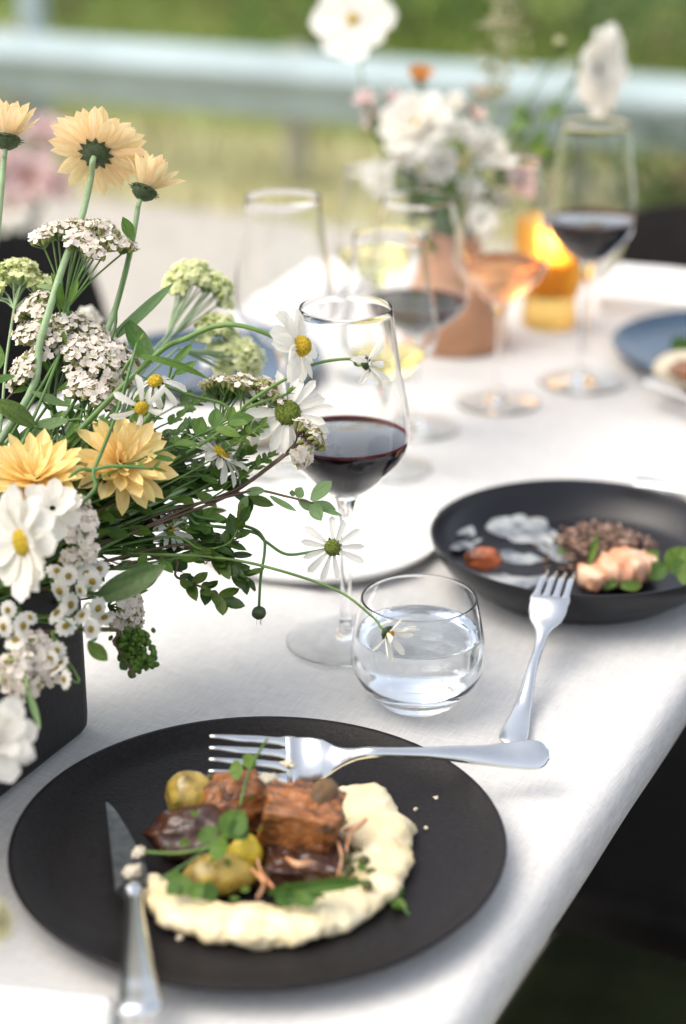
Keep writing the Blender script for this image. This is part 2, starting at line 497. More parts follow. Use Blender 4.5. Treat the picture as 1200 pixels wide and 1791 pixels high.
d = ray(58, 30); k = 5.62 / (d.x * DV.x + d.y * DV.y)
mk = thing('marker_post', Vector((d.x * k, d.y * k, 0)), 'pale grey marker post rising behind the rail at top left', 'post')
part('shaft', rbox('shaft', (.10, .06, .95), M_galv, .012), mk, TM(Vector((d.x * k, d.y * k, .475))) @ Matrix.Rotation(-TA, 4, 'Z'))
part('cap', rbox('cap', (.115, .075, .05), M_galv, .015), mk, TM(Vector((d.x * k, d.y * k, .972))) @ Matrix.Rotation(-TA, 4, 'Z'))

# ================================================================== TABLE AND CLOTH
S0, S1, N0, N1 = -0.10, 1.95, -0.945, -0.255
tc_ = tb((S0 + S1) / 2, (N0 + N1) / 2)
RZ = Matrix.Rotation(-TA, 4, 'Z')           # local X = across the table, local Y = along it
tab = thing('dining_table', Vector((tc_.x, tc_.y, 0)), 'narrow dining table under the white cloth', 'table')
part('table_top', rbox('table_top', (N1 - N0 - .012, S1 - S0 - .012, .028), M_wood, .006), tab, TM(Vector((tc_.x, tc_.y, Z0 - .018))) @ RZ)
lg = rbox('leg', (.045, .045, .718), M_chairleg, .006)
for a in (-1, 1):
    for b in (-1, 1):
        q = tc_ + NV * a * .27 + DV * b * .92
        part('leg', lg, tab, TM(Vector((q.x, q.y, .359))) @ RZ)
# cloth: fitted over the top, rounded over the edge and turned under
def cloth_z(s, n):
    z = 0.0006 * noise.noise(Vector((s * 5, n * 5, 1))) + 0.00045 * noise.noise(Vector((s * 13 + n * 4, n * 19, 4)))
    a = s * .93 + n * .36                       # fold creases
    z += 0.0011 * math.exp(-((n + .40 + .25 * (s - .9)) / .010) ** 2) * max(0, min(1, (1.25 - s) * 4)) * max(0, min(1, (s - .78) * 8))
    for c0, w, amp in ((1.02, .011, .0022), (.955, .009, .0015), (1.13, .012, .0016), (.86, .010, .0016), (1.5, .013, .0016), (1.28, .010, .0012)):
        k = (s + .22 * (n + .5) + .008 * math.sin(n * 17 + c0 * 9) - c0) / w
        z += 1.5 * amp * math.exp(-k * k) * max(0, min(1, (-.30 - n) * 6))
    return z
NS, NN = 200, 90
v, f = [], []
ss = [S0 + (S1 - S0) * i / NS for i in range(NS + 1)]
ns = [N0 + (N1 - N0) * j / NN for j in range(NN + 1)]
for s in ss:
    for n in ns:
        e = min(s - S0, S1 - s, n - N0, N1 - n)
        r = .0045
        dz = 0 if e > r else -(r - math.sqrt(max(0, r * r - (r - e) ** 2)))
        v.append(tb(s, n, cloth_z(s, n) * min(1, e / .03) + dz - .0008))
W_ = NN + 1
for i in range(NS):
    for j in range(NN):
        a = i * W_ + j
        f.append((a, a + 1, a + W_ + 1, a + W_))
ring = [(i, 0) for i in range(NS + 1)] + [(NS, j) for j in range(1, NN + 1)] + [(i, NN) for i in range(NS - 1, -1, -1)] + [(0, j) for j in range(NN - 1, 0, -1)]
base = [i * W_ + j for i, j in ring]
cur = base
for off, dz in ((.0022, -.012), (.0026, -.020), (.002, -.030), (-.002, -.0345), (-.012, -.0355), (-.05, -.036)):
    new = []
    for (i, j) in ring:
        s, n = ss[i], ns[j]
        os_ = (-off if i == 0 else off if i == NS else 0); on = (-off if j == 0 else off if j == NN else 0)
        wv = .0006 * math.sin(s * 40 + n * 60)
        new.append(len(v)); v.append(tb(s + os_, n + on, dz + wv - .0008))
    for k in range(len(ring)):
        q = (k + 1) % len(ring)
        f.append((cur[k], cur[q], new[q], new[k]))
    cur = new
cl = part('tablecloth', MB().add(v, f).mesh('tablecloth', M_cloth))
tag(cl, 'white linen cloth stretched over the dining table and turned under its edge', 'tablecloth')
def linen(m, ang):
    N, L = m.node_tree.nodes, m.node_tree.links
    b = N['Principled BSDF']; tc = [n for n in N if n.type == 'TEX_COORD'][0]
    outs = []
    for sc_ in ((1500, 70, 300), (70, 1500, 300)):
        mp = N.new('ShaderNodeMapping'); mp.inputs['Rotation'].default_value = (0, 0, ang)
        mp2 = N.new('ShaderNodeMapping'); mp2.inputs['Scale'].default_value = sc_
        nz = N.new('ShaderNodeTexNoise'); nz.inputs['Scale'].default_value = 1; nz.inputs['Detail'].default_value = 2
        L.new(tc.outputs['Object'], mp.inputs['Vector']); L.new(mp.outputs[0], mp2.inputs['Vector']); L.new(mp2.outputs[0], nz.inputs['Vector'])
        outs.append(nz.outputs['Fac'])
    ad = N.new('ShaderNodeMath'); ad.operation = 'ADD'; L.new(outs[0], ad.inputs[0]); L.new(outs[1], ad.inputs[1])
    mr = N.new('ShaderNodeMapRange'); mr.inputs['From Min'].default_value = .55; mr.inputs['From Max'].default_value = 1.45; mr.inputs['To Min'].default_value = .80; mr.inputs['To Max'].default_value = 1.20
    L.new(ad.outputs[0], mr.inputs[0])
    mx = N.new('ShaderNodeVectorMath'); mx.operation = 'SCALE'
    L.new(b.inputs['Base Color'].links[0].from_socket, mx.inputs[0]); L.new(mr.outputs[0], mx.inputs['Scale'])
    L.new(mx.outputs[0], b.inputs['Base Color'])
    bp = b.inputs['Normal'].links[0].from_node
    L.new(ad.outputs[0], bp.inputs['Height']); bp.inputs['Strength'].default_value = .35; bp.inputs['Distance'].default_value = .0006
linen(M_cloth, TA)

# ================================================================== CHAIRS
def chair(loc, ang, seatmat, label, back=True, seat_h=.44, back_top=.80, bw=.42):
    root = thing('dining_chair', loc, label, 'chair', 'chairs around the table')
    M = TM(loc) @ Matrix.Rotation(ang, 4, 'Z')              # local +Y looks at the table
    part('seat', rbox('seat', (.43, .42, .05), seatmat, .02, 3), root, M @ TM((0, 0, seat_h)))
    part('seat_frame', rbox('seat_frame', (.40, .39, .025), M_chairleg, .005, 2), root, M @ TM((0, 0, seat_h - .041)))
    for a in (-1, 1):
        for b in (-1, 1):
            part('leg', MB().add(*tube([Vector((a * .18, b * .175, seat_h - .05)), Vector((a * .195, b * .2, 0))], [.014, .010], 8)).mesh('leg', M_chairleg), root, M)
    if back:
        v, f = [], []
        nx, nz = 13, 9
        for layer in (0, 1):
            for i in range(nx):
                for k in range(nz):
                    x = (i / (nx - 1) * 2 - 1); z = k / (nz - 1)
                    rr = (1 - .08 * max(0, z - .7) / .3 * x * x)
                    ed = .012 * (1 - max(abs(x) ** 6, abs(2 * z - 1) ** 6))
                    v.append((x * bw / 2 * rr, -.20 - .06 * z + .05 * x * x + (ed if layer else -ed), seat_h + .10 + z * (back_top - seat_h - .10) - .02 * z * x * x))
        o = nx * nz
        for i in range(nx - 1):
            for k in range(nz - 1):
                a = i * nz + k
                f.append((a, a + 1, a + nz + 1, a + nz)); f.append((o + a, o + a + nz, o + a + nz + 1, o + a + 1))
        part('backrest', MB().add(v, f).mesh('backrest', M_chair), root, M)
        for a in (-1, 1):
            part('back_post', MB().add(*tube(spline([Vector((a * .17, -.19, seat_h - .04)), Vector((a * .175, -.225, seat_h + .08)), Vector((a * .175, -.245, back_top - .06))], 4), .011, 8)).mesh('back_post', M_chairleg), root, M)
def ground_pt(s, n):
    p = DV * s + NV * n; p.z = 0.004; return p
chair(ground_pt(.915, -.16), -TA + R(90), M_olive, 'dark chair with olive green seat in the lower right corner')
chair(ground_pt(1.385, -.20), -TA + R(90), M_chair, 'black chair under the table edge at the deep bowl')
chair(ground_pt(1.84, -.22), -TA + R(90), M_chair, 'black chair mostly under the table at the far right plate')
chair(ground_pt(1.95, -.42), -TA + R(180), M_chair, 'black chair at the far end of the table behind the right red wine', back_top=.80, bw=.50)
chair(ground_pt(1.42, -.90), -TA - R(90), M_chair, 'black chair at the left side of the table behind the flowers', back_top=.835, bw=.44)

# ================================================================== TABLEWARE
def plate_prof(Rm, z, flat, base):
    out = [(0, .0035), (base * .9, .003), (base, 0), (base + .004, 0), (base + .006, .003), (flat, .0055), (Rm - .004, z - .006), (Rm, z - .0012), (Rm - .0006, z)]
    inn = [(Rm - .0028, z - .0006), (Rm - .008, z - .0062), (flat - .004, .0102), (flat - .018, .0085), (flat * .4, .0078), (0, .0078)]
    return out + inn
def plate(loc, Rm, z, flat, base, mat, label, group, name='plate'):
    root = thing(name, loc, label, 'plate' if name != 'bowl' else 'bowl', group)
    pr = plate_prof(Rm, z, flat, base)
    part('body', MB().add(*lathe(pr, 96)).mesh('body', mat), root, TM(loc))
    return root
P1 = Vector((-.0442, .8205, Z0))
plate(P1, .1298, .0165, .109, .073, M_black_plate, 'flat black plate with beef and mash nearest the camera', 'dark plates')
P2 = Vector((.168, 1.183, Z0))
bw = thing('bowl', P2, 'deep black bowl with salmon and brown rice beside the tumbler', 'bowl', 'dark plates')
BR, BZ = .1065, .036
bpro = [(0, .004), (.060, .003), (.068, 0), (.074, 0), (.079, .004), (.094, .014), (.1035, .026), (BR, BZ - .001), (BR - .0008, BZ), (BR - .0022, BZ - .001), (.1008, .026), (.0925, .0155), (.083, .0105), (.06, .0085), (0, .008)]
part('body', MB().add(*lathe(smooth_prof(bpro, 3), 96)).mesh('body', M_bowl), bw, TM(P2))
P3 = Vector((.392, 1.70, Z0))
plate(P3, .130, .019, .105, .075, M_skytint_plate, 'dark glazed plate reflecting blue sky at the right edge', 'dark plates')
P4 = Vector((-.125, 1.665, Z0))
plate(P4, .100, .017, .080, .058, M_skytint_plate, 'dark plate with sky reflection in its colour behind the flowers at the left table edge', 'dark plates')
P5 = Vector((-.020, 1.258, Z0))
plate(P5, .097, .0105, .082, .055, M_white_plate, 'white side plate in the middle of the table behind the wine glass', 'white plates')

def wine_glass(loc, k, label, rim=.0288, bowl=.0405, H=.228, zb=.1064, zmax=.145, foot=.0385, wine=None, wz=.143, wlabel=None, hs=48):
    """k is unused scale; bowl widest at zmax, stem top at zb"""
    loc = loc + ZV * .0008
    root = thing('wine_glass', loc, label, 'wine glass', 'wine glasses on the table')
    W = TM(loc)
    part('foot', MB().add(*lathe(smooth_prof([(0, 0), (foot * .6, .0002), (foot - .001, .0006), (foot, .0012), (foot - .001, .0019), (foot * .6, .0032), (foot * .25, .0052), (.0058, .0095), (.0040, .0150)], 4) + [(0, .0150)], hs)).mesh('foot', M_foot), root, W)
    part('stem', MB().add(*lathe([(0, .0152)] + smooth_prof([(.0040, .0152), (.0034, .030), (.0033, .055), (.0037, zb - .024), (.0050, zb - .012), (.0078, zb - .0022)], 4) + [(0, zb - .0022)], 24)).mesh('stem', M_glass), root, W)
    t = .0008
    dz = zmax - zb
    outp = [(0, zb - .002), (.0080, zb - .0015), (.0085 + .010, zb + dz * .14), (bowl * .66, zb + dz * .36), (bowl * .87, zb + dz * .62), (bowl * .985, zb + dz * .88), (bowl, zmax + .004), (bowl * .955, zmax + (H - zmax) * .27), (bowl + (rim - bowl) * .62, zmax + (H - zmax) * .60), (rim, H)]
    outp = [outp[0]] + smooth_prof(outp[1:], 5)
    inn = []
    for i in range(len(outp) - 1, 0, -1):
        a, b = outp[max(i - 1, 1)], outp[min(i + 1, len(outp) - 1)]
        dr, dzz = b[0] - a[0], b[1] - a[1]
        l = math.hypot(dr, dzz) or 1
        inn.append((outp[i][0] - t * dzz / l, outp[i][1] + t * dr / l))
    inn[0] = (rim - t * .75, H)
    inn = [p for p in inn if p[0] > .004 and p[1] > zb + .0015]
    body = outp + [(rim - t * .08, H + .00022), (rim - t * .37, H + .00034), (rim - t * .66, H + .00022)] + inn + [(0, zb + .0018)]
    part('bowl', MB().add(*lathe(body, hs)).mesh('bowl', M_glass), root, W)
    if wine:
        ins = [(0, zb + .0022)] + [(p[0] - .00015, p[1]) for p in reversed(inn)]
        low = [p for p in ins if p[1] < wz]
        nxt = [p for p in ins if p[1] >= wz][0]
        a = low[-1]; q = (wz - a[1]) / (nxt[1] - a[1]); rw = a[0] + (nxt[0] - a[0]) * q
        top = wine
        if wine is M_red_dulled: wine = M_red
        if wine is M_red:
            pr = low + [(rw - .0002, wz - .0012), (rw - .0012, wz - .0004), (rw - .0035, wz), (0, wz)]
        else:
            pr = low + [(rw, wz + .0004), (rw - .0012, wz), (0, wz)]
        wr = thing('wine', loc + ZV * (zb + .0022), wlabel, 'wine', 'wine in the glasses')
        if wine is M_red:
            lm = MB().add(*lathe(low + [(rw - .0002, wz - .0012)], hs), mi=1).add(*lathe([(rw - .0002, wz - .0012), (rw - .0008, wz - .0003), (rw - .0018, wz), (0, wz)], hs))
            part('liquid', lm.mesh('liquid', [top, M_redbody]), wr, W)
        else:
            part('liquid', MB().add(*lathe(pr, hs)).mesh('liquid', wine), wr, W)
        if wine is M_red:
            mp = [(rw + .0001, wz + .0010), (rw - .0001, wz - .0010), (rw - .0007, wz - .0002), (rw - .0013, wz + .0001), (rw - .0006, wz + .0003), (rw + .0001, wz + .0010)]
            part('meniscus', MB().add(*lathe(mp, hs)).mesh('meniscus', M_redrim), wr, W)
def zt(x, y): return Vector((x, y, Z0))
wine_glass(zt(.0018, 1.0807), 1, 'tall red wine glass in focus beside the flowers', wine=M_red, wz=.1435, wlabel='dark red wine in the glass nearest the flowers', hs=96)
wine_glass(zt(.037, 1.405), 1, 'white wine glass just behind the nearest red wine', rim=.0290, bowl=.0385, H=.196, zb=.080, zmax=.112, foot=.036, wine=M_whitewine, wz=.098, wlabel='pale white wine in the glass behind the nearest red')
wine_glass(zt(.0630, 1.505), 1, 'red wine glass in front of the terracotta vase', rim=.0305, bowl=.0455, H=.203, zb=.086, zmax=.122, foot=.038, wine=M_red_dulled, wz=.114, wlabel='dark red wine in the glass before the terracotta vase')
wine_glass(zt(-.047, 1.405), 1, 'empty wine glass above the pale green blossoms', rim=.0290, bowl=.0395, H=.226, zb=.106, zmax=.144, foot=.036)
wine_glass(zt(.030, 1.665), 1, 'white wine glass furthest back left of the terracotta vase', rim=.0285, bowl=.0385, H=.196, zb=.088, zmax=.122, foot=.036, wine=M_whitewine, wz=.116, wlabel='pale white wine in the glass furthest back')
wine_glass(zt(.141, 1.575), 1, 'glass of rose wine left of the amber candle holder', rim=.0320, bowl=.0400, H=.222, zb=.095, zmax=.134, foot=.038, wine=M_rose, wz=.130, wlabel='orange pink rose wine by the candle')
wine_glass(zt(.2255, 1.635), 1, 'tall red wine glass in front of the black end chair', rim=.0310, bowl=.0410, H=.243, zb=.118, zmax=.156, foot=.0405, wine=M_red, wz=.156, wlabel='dark red wine in the tall glass at the right')

# tumbler with water
TU = tz(730, 1226)
tu = thing('tumbler', TU, 'round clear tumbler of water between the two dark plates', 'tumbler')
tout = smooth_prof([(.017, .0004), (.0225, .0012), (.0262, .0045), (.0335, .0125), (.0392, .0225), (.0412, .031), (.0405, .042), (.0380, .056), (.0352, .0700)], 6)
tin = smooth_prof([(.0338, .0700), (.0366, .056), (.0391, .042), (.0398, .031), (.0376, .0225), (.0318, .0145), (.0225, .0098), (.010, .0085)], 6)
part('glass_body', MB().add(*lathe([(0, .0012)] + tout + [(.03515, .0703), (.0349, .0705), (.0345, .0706), (.0341, .0705), (.03385, .0703)] + tin + [(0, .0085)], 96)).mesh('glass_body', M_glass), tu, TM(TU))
wv_ = [(0, .0087)] + [(r - .0001, z) for r, z in reversed(tin) if z < .0468] + [(.0382, .0476), (.0370, .0470), (.034, .0468), (0, .0468)]
wt = thing('water', TU + ZV * .0087, 'clear water filling the tumbler two thirds', 'water')
part('liquid', MB().add(*lathe(wv_, 96)).mesh('liquid', M_water), wt, TM(TU))

# terracotta vase
TV = Vector((.112, 1.765, Z0))
tv = thing('vase', TV, 'terracotta flask vase in the middle of the table behind the glasses', 'vase')
vp = [(1.2 * r_, .82 * z_) for r_, z_ in [(0, .002), (.038, 0), (.0425, .004), (.0435, .02), (.041, .045), (.034, .075), (.026, .098), (.0205, .115), (.020, .130), (.0225, .140), (.021, .1405), (.017, .130), (.017, .112), (.022, .095), (.03, .07), (.036, .03), (0, .012)]]
part('body', MB().add(*lathe(smooth_prof(vp, 4), 64)).mesh('body', M_terra), tv, TM(TV))

# amber candle holder with a lit candle
AV = Vector((.2145, 1.835, Z0))
av = thing('candle_holder', AV, 'amber glass candle holder glowing behind the wine glasses', 'candle holder')
ap = smooth_prof([(.0255, .0), (.0275, .004), (.0275, .022), (.0265, .028), (.030, .036), (.0350, .055), (.0375, .080), (.0365, .098), (.0345, .112)], 4)
ai = smooth_prof([(.0325, .112), (.0345, .098), (.0353, .080), (.0322, .055), (.028, .040), (.022, .034)], 4)
part('glass_body', MB().add(*lathe([(0, 0)] + ap + ai + [(0, .033)], 64)).mesh('glass_body', M_amber), av, TM(AV))
cd = thing('candle', AV + ZV * .0335, 'lit pillar candle inside the amber holder', 'candle')
part('wax', MB().add(*lathe([(0, .0335), (.019, .0335), (.0195, .036), (.0195, .068), (.0185, .070), (.016, .0685), (0, .067)], 32)).mesh('wax', M_wax), cd, TM(AV))
part('wick', MB().add(*tube([Vector((0, 0, .066)), Vector((.0005, 0, .072)), Vector((.0012, 0, .0765))], .0006, 6)).mesh('wick', M_chairleg), cd, TM(AV))
M_flame = bpy.data.materials.new('flame'); M_flame.use_nodes = True
nd = M_flame.node_tree.nodes; nd.remove(nd['Principled BSDF'])
em = nd.new('ShaderNodeEmission'); em.inputs[0].default_value = (1, .62, .18, 1); em.inputs[1].default_value = 9
M_flame.node_tree.links.new(em.outputs[0], nd['Material Output'].inputs[0])
part('flame', MB().add(*lathe([(0, .073), (.0025, .076), (.0042, .082), (.0036, .090), (.0016, .099), (0, .104)], 16)).mesh('flame', M_flame), cd, TM(AV))
pl = bpy.data.lights.new('candle_light', 'POINT'); pl.energy = .4; pl.color = (1, .6, .25); pl.shadow_soft_size = .006
plo = bpy.data.objects.new('candle_light', pl); COL.objects.link(plo); plo.parent = cd; plo.location = ZV * (.092 - .0335)

# ------------------------------------------------------------------ cutlery
def fork(tip, end, label, tipdir_up, neckz, group='steel forks', wid=.0245, sidev=None):
    """tip: middle of the tine tips, end: handle end (world)"""
    root = thing('fork', end, label, 'fork', group)
    ax = (end - tip); Lh = ax.length; ax.normalize()
    side = sidev or ZV.cross(ax).normalized()
    upv = ax.cross(side).normalized()
    if upv.z < 0: upv = -upv
    # height of the centre line over the tip-end chord
    ctrl = tipdir_up
    def P(t, y=0.0, dz=0.0):
        h = 0
        for (t0, h0), (t1, h1) in zip(ctrl, ctrl[1:]):
            if t0 <= t <= t1:
                q = (t - t0) / (t1 - t0); q = q * q * (3 - 2 * q)
                h = h0 + (h1 - h0) * q
        return tip + ax * (t * Lh) + side * y + upv * (h + dz)
    ts = [.235 + (.94 - .235) * i / 40 for i in range(41)] + [.94 + .06 * math.sin(i / 12 * math.pi / 2) for i in range(1, 13)]
    def W(t):
        key = ((.235, wid), (.30, wid * .99), (.345, wid * .80), (.385, wid * .42), (.42, .0068), (.50, .0056), (.62, .0064), (.80, .0112), (.92, .0165), (.94, .0172))
        if t > .94: return .0172 * max(.16, 1 - ((t - .94) / .06) ** 3.2) ** .5
        for (t0, a), (t1, b) in zip(key, key[1:]):
            if t0 <= t <= t1:
                q = (t - t0) / (t1 - t0); return a + (b - a) * q
        return key[-1][1]
    th = [.0017 if t < .33 else .0017 + .0017 * min(1, (t - .33) / .08) if t < .75 else .0030 - .001 * (t - .75) / .25 for t in ts]
    part('handle', MB().add(*ribbon([P(t) for t in ts], [W(t) for t in ts], th, side, .0003)).mesh('handle', M_steel), root)
    for k in range(4):
        y0 = (k - 1.5) * wid * .258
        tt = [.0 + .262 * i / 10 for i in range(11)]
        part('tine', MB().add(*ribbon([P(t, y0 * (.93 + .07 * t / .238)) for t in tt], [.0014 + .0026 * min(1, t / .09) + (wid * .256 - .0040) * max(0, min(1, (t - .205) / .03)) for t in tt], [.0009 + .0005 * min(1, t / .1) for t in tt], side)).mesh('tine', M_steel), root)
    return root
# fork on the near plate: lies across the rim
ft, fe = tz(366, 1318, .044), tz(957, 1322, .021)
fork(ft, fe, 'steel fork lying across the near plate with its tines in the food', ((0, 0), (.12, -.0065), (.27, -.0145), (.35, -.010), (.47, .0050), (.62, .0045), (.85, .0), (1.0, .0025)), 0, wid=.0265, sidev=(UP + ZV * .25 - FWD * -.6).normalized())
# fork leaning on the bowl
ft, fe = tz(982, 1000, .040), tz(893, 1303, .0022)
fork(ft, fe, 'steel fork leaning on the rim of the deep bowl, handle on the cloth', ((0, 0), (.12, .0075), (.24, .009), (.36, .004), (.47, .0005), (.60, .002), (.8, -.0035), (1.0, 0)), 0)

def knife(tip, bol, end, label, wid=.0165):
    root = thing('knife', end, label, 'knife', 'steel knives')
    ax = (bol - tip).normalized(); side = ZV.cross(ax).normalized()
    up = Vector((0, 0, 1))
    ts = [i / 14 for i in range(15)]
    # blade: straight back, curved edge
    v, f = [], []
    for i, t in enumerate(ts):
        w = wid * (min(1, (t / .75)) ** .75 * .93 + .07) * (1 if t < .9 else 1 - (t - .9) * 2.5)
        p = tip.lerp(bol, t)
        for y, z in ((-.5 * wid, -.0008), (-.5 * wid, .0008), (-.5 * wid + w, .0002), (-.5 * wid + w, -.0002)):
            v.append(p + side * (y) + up * z)
    for i in range(len(ts) - 1):
        for k in range(4):
            j = (k + 1) % 4
            f.append((i * 4 + k, i * 4 + j, (i + 1) * 4 + j, (i + 1) * 4 + k))
    f += [(3, 2, 1, 0), tuple(len(v) - 4 + k for k in range(4))]
    part('blade', MB().add(v, f).mesh('blade', M_blade, smooth=False), root)
    hp = [bol.lerp(end, i / 24) for i in range(25)]
    wd = [(.0150 if i < 1 else .0125 if i < 2 else .0095 + .0115 * max(0, (i - 3) / 20) ** 1.3) if i < 23 else (.0195 if i == 23 else .011) for i in range(25)]
    th = [.0095 if i < 2 else .0065 if i < 20 else .0055 for i in range(25)]
    part('handle', MB().add(*ribbon(hp, wd, th, side, .0008)).mesh('handle', M_steel), root)
knife(tz(212, 1402, .0165), tz(232, 1556, .0185), tz(246, 1778, .021), 'steel knife resting on the left of the near plate')
knife(tz(310, 680, .020), tz(362, 640, .021), tz(420, 592, .021), 'steel knife lying on the sky tinted plate behind the flowers')
knife(tz(1290, 880, .004), tz(1215, 862, .004), tz(1112, 842, .004), 'steel cutlery on the cloth behind the deep bowl')
knife(tz(1290, 735, .023), tz(1215, 700, .024), tz(1135, 665, .024), 'steel knife on the dark plate at the right edge')
# thin dark knife and bread behind the flowers
# ================================================================== FOOD
M_mash = pmat('mash', (0.80, 0.64, 0.36), 0.42, col2=(0.86, 0.75, 0.52), nscale=45, bump=0.35, bscale=260, coat=0.25, sss=0.08, spec=0.35)
M_potato = pmat('potato', (0.50, 0.35, 0.07), 0.28, coat=0.3, col2=(0.13, 0.08, 0.015), nscale=85, bump=0.2, spec=0.5, sss=0.1, contrast=(.3, .55))
M_lemon = pmat('yellow_squash', (0.80, 0.58, 0.04), 0.35, vary=0.3, nscale=80, spec=0.5)
M_beef = pmat('beef', (0.36, 0.125, 0.03), 0.34, coat=0.3, col2=(0.09, 0.035, 0.014), nscale=55, bump=0.6, bscale=320, streak=(55, 240, 200), spec=0.5, contrast=(.38, .60))
M_beefdark = pmat('beef_dark', (0.085, 0.03, 0.014), 0.3, coat=0.3, col2=(0.03, 0.012, 0.008), nscale=60, bump=0.4, bscale=180, spec=0.5, streak=(55, 240, 200))
M_mush = pmat('mushroom', (0.22, 0.12, 0.045), 0.5, vary=0.6, nscale=90, bump=0.3)
M_caper = pmat('caper', (0.14, 0.14, 0.03), 0.5, vary=0.5, nscale=200, orand=.3)
M_crumb = pmat('crumb', (0.75, 0.66, 0.50), 0.7, vary=0.2, nscale=300)
M_salmon = pmat('salmon', (0.72, 0.25, 0.10), 0.45, col2=(0.82, 0.50, 0.32), nscale=55, bump=0.3, bscale=200, sss=0.2, contrast=(.4, .58))
def bands(m, col, scale=170):
    N, L = m.node_tree.nodes, m.node_tree.links
    b = N['Principled BSDF']; tc = [n for n in N if n.type == 'TEX_COORD'][0]
    w = N.new('ShaderNodeTexWave'); w.inputs['Scale'].default_value = scale; w.inputs['Distortion'].default_value = 6; w.inputs['Detail'].default_value = 3
    L.new(tc.outputs['Object'], w.inputs['Vector'])
    rp = N.new('ShaderNodeValToRGB'); rp.color_ramp.elements[0].position, rp.color_ramp.elements[1].position = .72, .95
    rp.color_ramp.elements[0].color = (0, 0, 0, 1); rp.color_ramp.elements[1].color = (.75, .75, .75, 1)
    L.new(w.outputs['Fac'], rp.inputs[0])
    mx = N.new('ShaderNodeMix'); mx.data_type = 'RGBA'
    L.new(rp.outputs[0], mx.inputs[0]); L.new(b.inputs['Base Color'].links[0].from_socket, mx.inputs[6]); mx.inputs[7].default_value = (*col, 1)
    L.new(mx.outputs[2], b.inputs['Base Color'])
bands(M_salmon, (0.85, 0.62, 0.47))
M_tomato = pmat('roast_tomato', (0.55, 0.13, 0.04), 0.4, col2=(0.10, 0.03, 0.012), nscale=55, bump=0.3, contrast=(.42, .55))
M_rice = pmat('brown_rice', (0.42, 0.27, 0.19), 0.5, col2=(0.07, 0.035, 0.03), nscale=210, detail=1, contrast=(.42, .6))
M_puree = pmat('pale_puree', (0.52, 0.54, 0.53), 0.35, col2=(0.10, 0.12, 0.15), nscale=55, bump=0.2, bscale=150, contrast=(.35, .68))

def leafprof(p=.8, base=.06): return lambda t: max(.03, math.sin(math.pi * min(1, t * (1 - base) + base)) ** p)
def petprof(tip=.7, w0=.35): return lambda t: max(.02, (w0 + (1 - w0) * math.sin(min(1, t / tip) * math.pi / 2)) * (1 if t < tip else math.sqrt(max(0, 1 - ((t - tip) / (1 - tip)) ** 2)) * .97 + .03))
HERB = [MB().add(*blade(1, .62, leafprof(.75), bend=b, fold=.25, wave=.06, nu=8, nv=5, seed=k)).mesh('herb_leaf', M_leafmid) for k, b in enumerate((.5, -.4, .9))]
def leaf_between(root, A, B, w, mesh, nh=None, name='leaf', mat=None):
    ax = B - A
    z = (nh or (-FWD + ZV * .6)); z = (z - ax.normalized() * z.dot(ax.normalized())).normalized()
    M = frame(A, z, x=ax)
    M = M @ Matrix.Diagonal((ax.length, w / .62 if mesh in HERB else w, ax.length, 1))
    return part(name, mesh, root, M)

# mash: a lumpy crescent round the meat
def sweep_lump(name, mat, pts, rads, flatten=.5, amp=.40, freq=62, zc=.0085, sides=18, k=12, seed=0):
    c = spline(pts, k); n = len(c)
    rr = [r[0] for r in smooth_prof([(r, 0) for r in rads], k)]
    v, f = [], []
    for i, p in enumerate(c):
        t = (c[min(i + 1, n - 1)] - c[max(i - 1, 0)]); t.z = 0; t.normalize()
        b = t.cross(ZV)
        e = min(1, math.sqrt(max(0, 1 - (2 * i / (n - 1) - 1) ** 14)) + .05)
        for q in range(sides):
            a = 6.28318531 * q / sides
            d = b * math.cos(a) + ZV * math.sin(a) * flatten
            s0 = p + d * rr[i] * e
            kk = 1 + amp * noise.fractal(s0 * freq + Vector((seed, 0, 0)), 1, 2, 4, noise_basis='PERLIN_ORIGINAL') + amp * .5 * noise.noise(s0 * freq * .35)
            w = p + d * rr[i] * e * kk
            w.z = max(w.z, Z0 + zc)
            v.append(w)
    for i in range(n - 1):
        for q in range(sides):
            j = (q + 1) % sides
            f.append((i * sides + q, i * sides + j, (i + 1) * sides + j, (i + 1) * sides + q))
    f.append(tuple(range(sides))[::-1]); f.append(tuple((n - 1) * sides + q for q in range(sides)))
    return MB().add(v, f).mesh(name, mat)
PS = .008
def pz(px, py, z=.014): return tz(px, py, z)
mash = thing('mashed_potato', pz(480, 1560, PS), 'cream coloured mash spread in a crescent on the near plate', 'mash')
part('mash_body', sweep_lump('mash_body', M_mash, [pz(262, 1530), pz(300, 1590), pz(370, 1612), pz(470, 1620), pz(565, 1605), pz(630, 1565), pz(668, 1510), pz(662, 1450), pz(625, 1405), pz(575, 1400)],
     [.006, .0118, .0140, .0150, .0148, .0158, .0152, .0165, .0155, .008], seed=1, sides=28, k=20), mash, kind='stuff')
ms2 = thing('mashed_potato', pz(540, 1400, PS), 'small dab of mash under the fork tines on the near plate', 'mash')
part('mash_body', sweep_lump('mash_body', M_mash, [pz(455, 1375), pz(490, 1385), pz(540, 1405)], [.006, .009, .006], seed=5), ms2, kind='stuff')
def lump(name, px, py, z, rad, mat, label, cat, amp=.15, freq=2.2, rot=0, tilt=0, seed=0, group=None, sub=4):
    """z: centre height over the plate surface"""
    p = tz(px, py, z)
    o = part(name, lump_mesh(name, mat, rad, amp, freq, sub, seed), None, TM(p) @ Matrix.Rotation(rot, 4, 'Z') @ Matrix.Rotation(tilt, 4, 'X'))
    tag(o, label, cat, group)
    return o
FG = 'food on the near plate'
lump('potato', 334, 1394, .026, (.0135, .0125, .0145), M_potato, 'round yellow potato at the upper left of the near plate', 'potato', .10, 1.6, seed=2, group=FG)
